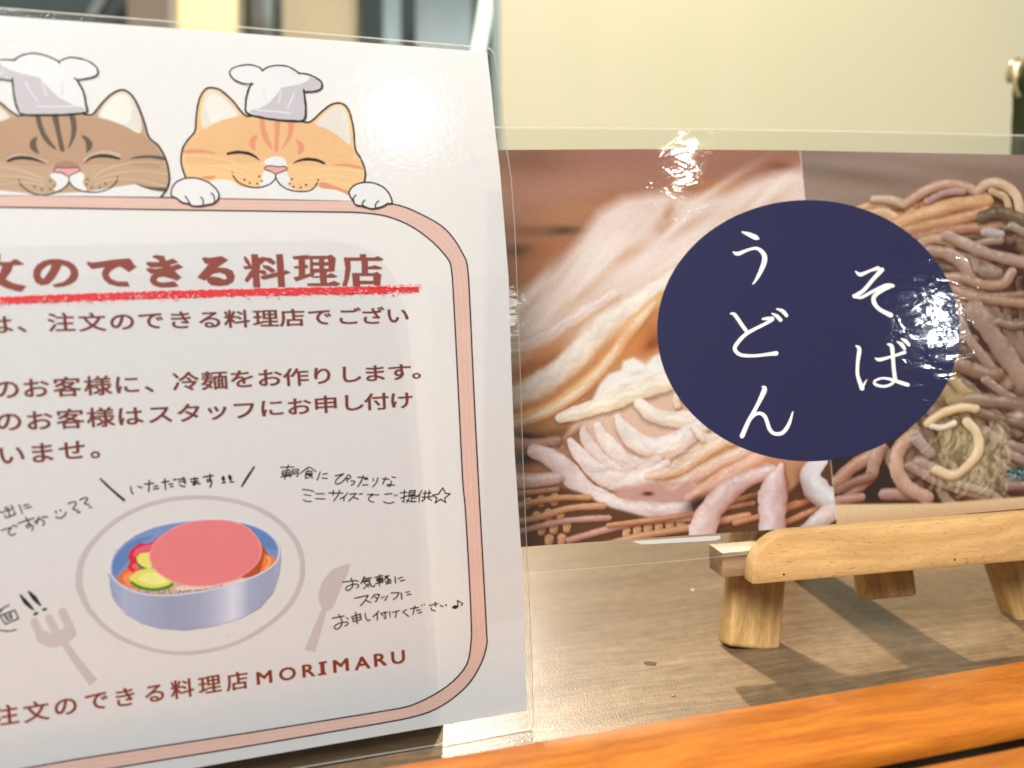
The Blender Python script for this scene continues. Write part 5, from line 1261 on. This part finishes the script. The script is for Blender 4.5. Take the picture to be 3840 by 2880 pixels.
for fn, pts, w_, c, bl in (
    (ZK, [(620, 560), (760, 500), (900, 490), (1060, 500)], 60, OG, 5), (ZK, [(790, 455), (900, 460), (1000, 500), (1060, 560)], 56, (222, 182, 152), 5), (ZK, [(700, 570), (850, 550), (950, 610)], 70, (232, 180, 140), 5),
    (ZK, [(1000, 490), (1140, 400), (1280, 350), (1420, 370), (1540, 430)], 62, (220, 168, 140), 5), (ZK, [(1160, 470), (1280, 410), (1400, 400)], 50, (206, 160, 146), 5),
    (ZK, [(1500, 400), (1580, 345), (1680, 355), (1770, 430), (1800, 540)], 62, (234, 190, 154), 5), (ZK, [(1600, 400), (1690, 440), (1720, 520), (1700, 600)], 46, (226, 180, 140), 5),
    (ZK, [(900, 660), (1040, 590), (1200, 540), (1380, 490), (1560, 470)], 92, (236, 176, 126), 5), (ZK, [(930, 700), (1150, 640), (1350, 600), (1560, 540)], 74, (220, 158, 114), 5), (ZK, [(1010, 740), (1200, 690), (1400, 660), (1620, 650)], 66, (200, 140, 106), 5),
    (ZK, [(1540, 580), (1640, 555), (1760, 580), (1900, 660)], 84, (136, 106, 82), 6), (ZK, [(1560, 680), (1660, 700)], 60, (196, 176, 168), 5), (ZK, [(1740, 640), (1860, 700)], 56, (176, 148, 130), 5),
    (ZK, [(1100, 800), (1130, 750), (1220, 730), (1340, 760)], 64, (218, 168, 136), 5), (ZK, [(1170, 810), (1290, 830), (1400, 900), (1450, 1000)], 78, (194, 150, 130), 5),
    (ZK, [(1480, 850), (1500, 940)], 52, (186, 150, 134), 5), (ZK, [(1440, 780), (1560, 750), (1660, 740)], 50, (176, 142, 126), 5), (ZK, [(1290, 700), (1420, 765), (1600, 840), (1860, 900)], 74, (198, 158, 138), 5), (ZK, [(1560, 950), (1630, 970)], 90, (172, 136, 118), 6),
    (ZK, [(1360, 1170), (1380, 1260), (1400, 1330)], 62, (190, 150, 130), 5), (ZK, [(1440, 1100), (1600, 1130), (1860, 1110)], 50, (176, 130, 108), 5),
    (ZK, [(1270, 1030), (1400, 1110), (1600, 1150), (1860, 1180)], 62, (194, 146, 120), 5), (ZK, [(1270, 1000), (1400, 1000), (1550, 1045), (1680, 1040), (1740, 960)], 64, (202, 154, 132), 5),
    (ZK, [(1390, 1300), (1450, 1430), (1580, 1590), (1720, 1740)], 62, (186, 146, 128), 5), (ZK, [(1480, 1220), (1600, 1390), (1700, 1530), (1840, 1740)], 120, (182, 142, 122), 5), (ZK, [(1660, 1300), (1760, 1330), (1900, 1300)], 56, (168, 134, 116), 5),
    (ZM, [(1370, 120), (1520, 175), (1640, 190)], 90, (170, 130, 106), 6), (ZM, [(1560, 230), (1700, 330), (1860, 430)], 56, (180, 144, 122), 5), (ZM, [(1340, 230), (1440, 330), (1560, 380)], 60, (206, 168, 120), 5),
    (ZM, [(1330, 370), (1500, 365), (1860, 405)], 84, (172, 136, 116), 5), (ZM, [(1500, 450), (1700, 510), (1860, 550)], 62, (150, 118, 94), 5), (ZM, [(1550, 580), (1680, 660), (1860, 720)], 66, (176, 142, 126), 5), (ZM, [(1700, 730), (1860, 800)], 56, (186, 150, 134), 5), (ZM, [(1720, 960), (1860, 960)], 60, (176, 130, 120), 5),
    (ZM, [(540, 930), (640, 830), (760, 760)], 84, (210, 154, 128), 5), (ZM, [(830, 690), (790, 800), (760, 900), (620, 1000)], 80, (206, 158, 134), 5), (ZM, [(540, 990), (640, 940), (760, 900)], 60, (180, 126, 108), 6),
    (ZM, [(860, 1020), (1000, 1020), (1140, 1040)], 76, (196, 150, 132), 5), (ZM, [(540, 1060), (700, 1040)], 56, (210, 150, 132), 5),
    (ZM, [(1060, 620), (960, 710), (950, 860), (1020, 970), (1150, 1040)], 90, (222, 172, 146), 5), (ZM, [(1080, 640), (1180, 740)], 72, (190, 160, 152), 5), (ZM, [(1100, 800), (1210, 850)], 84, (186, 150, 136), 5),
    (ZM, [(1030, 820), (1150, 890), (1330, 970), (1560, 1030)], 62, (198, 156, 138), 5), (ZM, [(1200, 860), (1350, 940), (1560, 1000)], 50, (206, 176, 160), 5)):
    U(fn, pts, w_ * 1.12, tuple(v * .93 + q for v, q in zip(c, (-2, 6, 7))), blur=bl, hi=.24, shadow=.6)
B(ZM, 1380, 700, 170, 200, 0, (150, 138, 92), .7); B(ZM, 1300, 320, 160, 90, .4, (196, 170, 120), .7); B(ZM, 1560, 850, 150, 180, -.5, (200, 184, 150), .5)
for i in range(70):
    an = rn.uniform(.6, 2.0); x, y = rn.uniform(1180, 1700), rn.uniform(520, 960)
    U(ZM, [(x, y), (x + 60 * math.cos(an), y + 60 * math.sin(an) + rn.uniform(-10, 10)), (x + 110 * math.cos(an + .3), y + 110 * math.sin(an + .3))], rn.uniform(20, 34), (208, 194, 154), blur=8, hi=.15, al=.42, shadow=.25)
U(ZM, [(1160, 530), (1260, 460), (1400, 420), (1490, 430)], 62, (236, 206, 156), blur=5); U(ZM, [(1190, 550), (1260, 560), (1340, 530)], 46, (240, 230, 204), blur=5)
U(ZM, [(1430, 520), (1500, 600), (1510, 720), (1430, 830), (1330, 890), (1220, 850)], 68, (238, 212, 168), blur=5)
B(ZM, 1790, 880, 60, 40, 0, (84, 128, 134), .8); B(ZM, 1790, 470, 45, 30, 0, (226, 200, 190), .9)
for i in range(40):
    q = ZM([(1740 + rn.uniform(-30, 120), 880 + rn.uniform(-40, 40))])[0]; P.blob(q, 5, 4, 0, (150, 190, 196) if i % 2 else (40, 70, 74), .8)
P.poly(ZM([(430, 1090), (900, 1085), (1250, 1080), (1900, 1030), (2800, 950), (2800, 1300), (430, 1400)]), (232, 200, 156), 1, 5)
P.poly(ZM([(430, 1190), (900, 1150), (1400, 1100), (1900, 1075), (2800, 1000), (2800, 1300), (430, 1400)]), (222, 176, 132), .7, 20)
P.clip = np.ones_like(left)
# pale joint between the two photographs
jd = np.abs(P.X - (3000 + (P.Y - 564) * 138 / 1398))
P.px = P.px * (1 - np.clip(1.3 - jd / 3.4, 0, 1)[..., None] * .55) + np.array((232, 214, 196)) / 255 * np.clip(1.3 - jd / 3.4, 0, 1)[..., None] * .55
# printer grain
g = np.random.default_rng(3).normal(0, 1, P.px.shape[:2])
g2 = (g + np.roll(g, 1, 0) + np.roll(g, 1, 1) + np.roll(g, (1, 1), (0, 1))) / 2
P.px = np.clip(P.px * (1 + 0.010 * g2[..., None]), 0, 1)

def print_mesh():
    h_, w_ = P.h, P.w
    # stretch rows so the first and last follow the slightly bowed edges of the print
    xs = SX0 + np.arange(w_) * P.st
    ty = np.array([top_y(x) for x in xs]); by = np.array([bot_y(x) for x in xs])
    nrow = 440
    J = np.linspace(0, 1, nrow)[:, None]
    YY = ty[None, :] * (1 - J) + by[None, :] * J
    XX = np.repeat(xs[None, :], nrow, 0)
    # sample the painting
    fy = np.clip((YY - P.y0) / P.st, 0, h_ - 1.001); j0 = fy.astype(int); fr = (fy - j0)[..., None]
    ii = np.repeat(np.arange(w_)[None, :], nrow, 0)
    C = P.px[j0, ii] * (1 - fr) + P.px[j0 + 1, ii] * fr
    C = np.where(C <= 0.04045, C / 12.92, ((C + 0.055) / 1.055) ** 2.4) * PHOTO_K
    lum = C.mean(-1, keepdims=True)
    C = np.clip(lum + (C - lum) * 0.88, 0.001, 1) ** 1.14
    C = np.clip(C - VEIL, 0.003, 1)
    d = np.stack([(XX - 1920) / FPX, (YY - 1440) / FPX, np.ones_like(XX)], -1)
    R = np.stack([_X, _Y, _Z], 0)
    dw = d @ R.T
    t = (SIGN.P0 - CAM).dot(SIGN.N) / (dw @ SIGN.N)
    V = CAM + dw * t[..., None]
    V = V.reshape(-1, 3)
    me = bpy.data.meshes.new('printed_photo')
    nv = nrow * w_
    me.vertices.add(nv)
    Mi = np.array(sg.matrix_world.inverted())
    V = V @ Mi[:3, :3].T + Mi[:3, 3]
    me.vertices.foreach_set('co', V.astype(np.float32).ravel())
    a = (np.arange(nrow - 1)[:, None] * w_ + np.arange(w_ - 1)[None, :]).ravel()
    q = np.stack([a, a + w_, a + w_ + 1, a + 1], 1)
    nf = len(q)
    me.loops.add(nf * 4); me.loops.foreach_set('vertex_index', q.astype(np.int32).ravel())
    me.polygons.add(nf)
    me.polygons.foreach_set('loop_start', (np.arange(nf) * 4).astype(np.int32))
    me.polygons.foreach_set('loop_total', np.full(nf, 4, np.int32))
    me.update(calc_edges=True)
    at = me.color_attributes.new('print', 'FLOAT_COLOR', 'POINT')
    rgba = np.ones((nv, 4), np.float32); rgba[:, :3] = C.reshape(-1, 3)
    at.data.foreach_set('color', rgba.ravel())
    m, nt, b = new_mat('photo_print')
    an = N(nt, 'ShaderNodeAttribute', attribute_name='print')
    nt.links.new(an.outputs['Color'], b.inputs['Base Color'])
    b.inputs['Roughness'].default_value = 0.55; b.inputs['Specular IOR Level'].default_value = 0.2
    me.materials.append(m)
    o = bpy.data.objects.new('printed_photo', me); COL.objects.link(o); o.parent = sg
    o['label'] = 'printed photographs of white udon at left and grey-brown soba at right'
    return o
print_mesh()
# backing paper, just behind and the same size
bp_ = Art(SIGN, -2.5e-4)
bp_.fill([(SX0 + 1, top_y(SX0) + 1), (2400, 560), (3000, 565), (3840, 582), (SX1 - 1, top_y(SX1) + 1), (SX1 - 1, bot_y(SX1) - 1), (3840, 1906), (2900, 1985), (2400, 2019), (SX0 + 1, bot_y(SX0) - 1)], plain('sign_backing', (0.75, 0.73, 0.70), 0.7))
bp_.build('backing_paper', sg)

# navy circle and its brush lettering
NAVY = ink((50, 51, 80), 0.9)
c_ = Art(SIGN, 6e-5)
cp = [(3035, 764), (3200, 778), (3333, 823), (3450, 900), (3530, 1000), (3577, 1100), (3596, 1235), (3585, 1340), (3540, 1440), (3470, 1540), (3370, 1630), (3250, 1700), (3120, 1730), (3020, 1734), (2870, 1716), (2740, 1660), (2620, 1570), (2540, 1470), (2490, 1370), (2469, 1230), (2482, 1110), (2530, 990), (2620, 890), (2740, 815), (2880, 772)]
# a least-squares ellipse in the sheet keeps the outline a clean circle
uv = np.array([SIGN.uv(q) for q in cp]); A_ = np.c_[uv[:, 0] ** 2, uv[:, 0] * uv[:, 1], uv[:, 1] ** 2, uv[:, 0], uv[:, 1]]
sol = np.linalg.lstsq(A_, np.ones(len(uv)), rcond=None)[0]
Q = np.array([[sol[0], sol[1] / 2], [sol[1] / 2, sol[2]]]); cen = np.linalg.solve(-2 * Q, sol[3:5])
kk = 1 + cen @ Q @ cen; ev, evec = np.linalg.eigh(Q / kk)
base = len(c_.v)
for i in range(128):
    a_ = 2 * math.pi * i / 128
    q = cen + evec @ np.array([math.cos(a_) / math.sqrt(ev[0]), math.sin(a_) / math.sqrt(ev[1])])
    c_.v.append(tuple(SIGN.at(q[0], q[1], 7e-5)))
c_._m(NAVY); c_.f.append(tuple(range(base, base + 128))); c_.mi.append(0)
c_.build('navy_circle', sg, 'dark navy blue disc printed over the joint of the two photos')
LET = ink((244, 238, 232), 0.95)
def brush(name, groups, label):
    a = Art(SIGN, 1.2e-4)
    for g_ in groups:
        v = [float(q) for q in g_.split()]
        a.stroke([(*ZE([(v[i], v[i + 1])])[0], v[i + 2] * .59076) for i in range(0, len(v), 3)], LET, 10, sm=6)
    a.build(name, sg, label)
brush('brush_lettering', ['648 220 8 690 235 26 735 255 30 752 262 12', '592 347 8 622 358 24 690 332 16 745 325 20 785 360 28 790 405 32 770 460 27 742 515 18 717 550 8',
    '574 738 8 600 744 22 640 800 24 682 858 22', '778 772 12 810 770 22 838 772 30', '838 776 24 800 800 20 682 862 22 622 920 24 602 965 24 640 1000 22 720 1006 19 800 998 20 865 990 28', '838 738 8 866 752 22 892 778 24', '868 708 8 905 722 24 930 750 22',
    '777 1202 10 790 1222 32 745 1320 24 690 1420 26 648 1515 30', '655 1505 14 692 1418 20 745 1372 20 792 1390 24 822 1470 24 855 1500 22 905 1494 24 945 1440 22 970 1362 8'], 'white brush-written udon characters, left column on the circle')
brush('brush_lettering', ['1368 470 8 1400 490 24 1460 466 16 1510 450 26', '1535 460 30 1480 520 24 1420 590 24 1362 628 26', '1352 622 10 1400 636 18 1480 596 20 1560 560 24 1605 562 22', '1590 572 12 1540 590 22 1490 625 26 1485 665 28 1520 710 24 1592 748 30',
    '1370 942 8 1392 965 26 1382 1050 22 1382 1130 22 1410 1212 30', '1412 1210 16 1426 1180 12 1440 1155 4', '1495 1022 10 1522 1030 22 1600 1010 16 1680 984 22', '1572 932 10 1597 945 26 1605 1000 24 1610 1080 24 1620 1160 26', '1618 1150 20 1600 1182 18 1550 1200 17 1495 1188 18 1492 1165 16 1540 1148 14 1600 1158 20 1660 1178 24 1700 1190 24',
    '1632 916 8 1660 934 24 1680 962 18', '1658 898 8 1685 912 24 1708 938 18'], 'white brush-written soba characters, right column on the circle')
# white tab of paper under the print
wt = Art(SIGN, 2e-5)
wt.fill(ZO([(890, 55), (1510, 15), (1512, 38), (1480, 50), (1200, 66), (960, 78), (920, 68)]), plain('white_tab', (0.55, 0.54, 0.50), .5))
wt.build('paper_tab', sg, 'small white paper tab under the lower edge of the print')

SOUT = [(1700, 472), (1901, 475), (2538, 480), (3183, 489), (3840, 505), (4340, 522), (4340, 1925), (3840, 1968), (2643, 2094), (2271, 2127), (1961, 2152), (1700, 2172)]
film('laminate_film', SIGN, rounded(SOUT, (0, 5, 6, 11), 26), 1e-3, film_mat('sign_film', 0.35, (1.0, 1, 2.2), 0.055, 0.000004, scale=420.0, wave=0.00016, wscale=75.0), sg, FEDGE, offs=(6e-4, -6e-4))

# ================================================================ the easel
PINE = wood_mat('pine', (0.38, 0.215, 0.075), (0.57, 0.36, 0.145), grain=(7, 90, 90), rough=0.42, speck=0.5, bump=0.1)
PINE2 = wood_mat('pine_leg', (0.28, 0.15, 0.045), (0.66, 0.42, 0.17), grain=(7, 75, 75), rough=0.42, speck=0.15, bump=0.1)
ea = empty('display_easel', ez(0.056, 0, 0), HS)
tag(ea, 'small pale pine easel holding the noodle sign', 'easel')
# ledge bar with rounded upper corners
LX0, LX1, LZ0, LZ1 = -0.0118, 0.1340, 0.0336, 0.0517
r_ = 0.0150
prof = [(0, 0), (LX1 - LX0, 0)]
W_, H_ = LX1 - LX0, LZ1 - LZ0
prof += [(W_, H_ - r_)] + [(W_ - r_ + r_ * math.cos(a), H_ - r_ + r_ * math.sin(a)) for a in [math.pi / 2 * i / 10 for i in range(1, 11)]]
prof += [(r_ - r_ * math.sin(a), H_ - r_ + r_ * math.cos(a)) for a in [math.pi / 2 * i / 10 for i in range(0, 11)]]
board('ledge_bar', PINE, ea, (W_, 0.0068, H_), ez(LX0, -0.0205, LZ0), HS, ES, UP, bevel=0.0009, profile=prof)
board('shelf', wood_mat('pine_shaded', (0.20, 0.125, 0.065), (0.31, 0.20, 0.105), grain=(7, 90, 90), rough=0.5, bump=0.1), ea, (0.160, 0.012, 0.0094), ez(-0.0188, -0.0112, 0.0338), HS, ES, UP, bevel=0.0006)  # same pine, darkened in colour to hold the shelf's shade
NAIL = plain('nail_dark', (0.05, 0.03, 0.015), 0.5)
for q in ZN([(575, 430), (1660, 337)]):
    d = ray(q); t_ = (FOOT + ES * (-0.0206) - CAM).dot(ES) / d.dot(ES); c0 = CAM + d * t_
    vs = [tuple(c0 + (HS * math.cos(a) + UP * math.sin(a)) * 0.00042) for a in [2 * math.pi * i / 10 for i in range(10)]]
    vs += [tuple(np.array(v) + ES * 0.0006) for v in vs]
    me = bpy.data.meshes.new('nail'); me.from_pydata(vs, [], [tuple(range(10)), tuple(range(19, 9, -1))] + [(i, i + 10, (i + 1) % 10 + 10, (i + 1) % 10) for i in range(10)]); me.update()
    link('nail', me, NAIL, ea)
tl = math.tan(math.radians(12))
def leg(name, x0, x1, z1, wid, thick, y0, dy, zb=0.0, mat=PINE2):
    """board whose bottom centre is (x0,y0,zb) and top centre (x1,dy,z1)"""
    a = np.array(ez(x0, y0, zb)); b_ = np.array(ez(x1, dy, z1))
    L = np.linalg.norm(b_ - a); ax = (b_ - a) / L
    ay = nrm(np.cross(ES, ax)); ay = ay if ay.dot(HS) > 0 else -ay      # across
    az = np.cross(ax, ay)
    if az.dot(ES) < 0: az = -az; 
    O = a - ay * wid / 2
    # keep a right-handed frame: x along, y across, z back
    if np.dot(np.cross(ax, ay), az) < 0:
        O = a + ay * wid / 2; ay = -ay
    def rnd_foot(bm):
        # rounded foot end
        pass
    o = board(name, mat, ea, (L, wid, thick), O, ax, ay, az, bevel=0.0020, seg=3)
    return o
leg('leg', -0.0005, 0.0330, 0.160, 0.0225, 0.010, 0.0, 0.160 * tl)
leg('leg', 0.1295, 0.0900, 0.160, 0.0225, 0.010, 0.002, 0.002 + 0.160 * tl)
leg('centre_post', 0.0605, 0.0605, 0.165, 0.0222, 0.010, 0.002, 0.165 * tl, zb=0.0145)
leg('rear_leg', 0.0700, 0.0562, 0.158, 0.0210, 0.010, 0.105, 0.158 * tl + .012)
board('top_bar', PINE, ea, (0.070, 0.010, 0.014), ez(0.026, 0.156 * tl - 0.010, 0.152), HS, ES, UP, bevel=0.001)

# ================================================================ the slatted tray in front
OW = wood_mat('orange_wood', (0.34, 0.085, 0.008), (0.60, 0.195, 0.018), grain=(6, 100, 100), rough=0.42, coat=0.15, bump=0.12, warp=0.02)
tr = empty('slatted_tray', table_hit((3000, 2610)), HT)
tag(tr, 'orange-brown varnished slatted wooden tray in the lower right foreground', 'tray')
TZ = 0.015
q0 = table_hit((1414, 2880), TZ); q1 = table_hit((3840, 2476), TZ)
hx = nrm(q1 - q0); hy = np.array([-hx[1], hx[0], 0.0])
for i in range(4):
    O = q0 - hx * 0.16 - hy * (0.0298 + 0.0398 * i)
    O = np.array([O[0], O[1], TZ - 0.0055])
    board('slat', OW, tr, (0.52, 0.0298, 0.0055), O, hx, hy, UP, bevel=0.0007)
DW = wood_mat('rail_wood', (0.22, 0.05, 0.01), (0.40, 0.11, 0.02), rough=0.5)
for k in (0.02, 0.42):
    O = q0 - hx * 0.16 + hx * k - hy * 0.150
    board('rail', DW, tr, (0.022, 0.150, TZ - 0.0056), np.array([O[0], O[1], 0.0001]), hx, hy, UP, bevel=0.0005)

# ================================================================ small things
def drop(p_, r, flat, name, label, cat, mat, ecc=1.3):
    c = table_hit(p_)
    bm = bmesh.new()
    bmesh.ops.create_uvsphere(bm, u_segments=24, v_segments=14, radius=r)
    for v in bm.verts:
        v.co.z *= flat; v.co.x *= ecc
    me = bpy.data.meshes.new(name); bm.to_mesh(me); bm.free()
    for f_ in me.polygons: f_.use_smooth = True
    me.materials.append(mat)
    o = bpy.data.objects.new(name, me); COL.objects.link(o); o.location = (c[0], c[1], r * flat * 0.25)
    return tag(o, label, cat)
wm, nt, b = new_mat('water'); b.inputs['Base Color'].default_value = (0.95, 0.95, 0.9, 1); b.inputs['Roughness'].default_value = 0.02; b.inputs['Transmission Weight'].default_value = 1.0; b.inputs['IOR'].default_value = 1.33
drop((2440, 2489), 0.0020, 0.20, 'water_drop', 'tiny clear water drop on the table left of the easel foot', 'water drop', wm, 1.25)
drop((2597, 2213), 0.0006, 0.5, 'crumb', 'tiny pale crumb on the table behind the easel foot', 'crumb', plain('crumb_white', (0.85, 0.82, 0.75), .6))
drop((2525, 2610), 0.0007, 0.5, 'crumb', 'tiny dark crumb on the table near the tray', 'crumb', plain('crumb_dark', (0.12, 0.07, 0.03), .6))
bpy.context.view_layer.update()
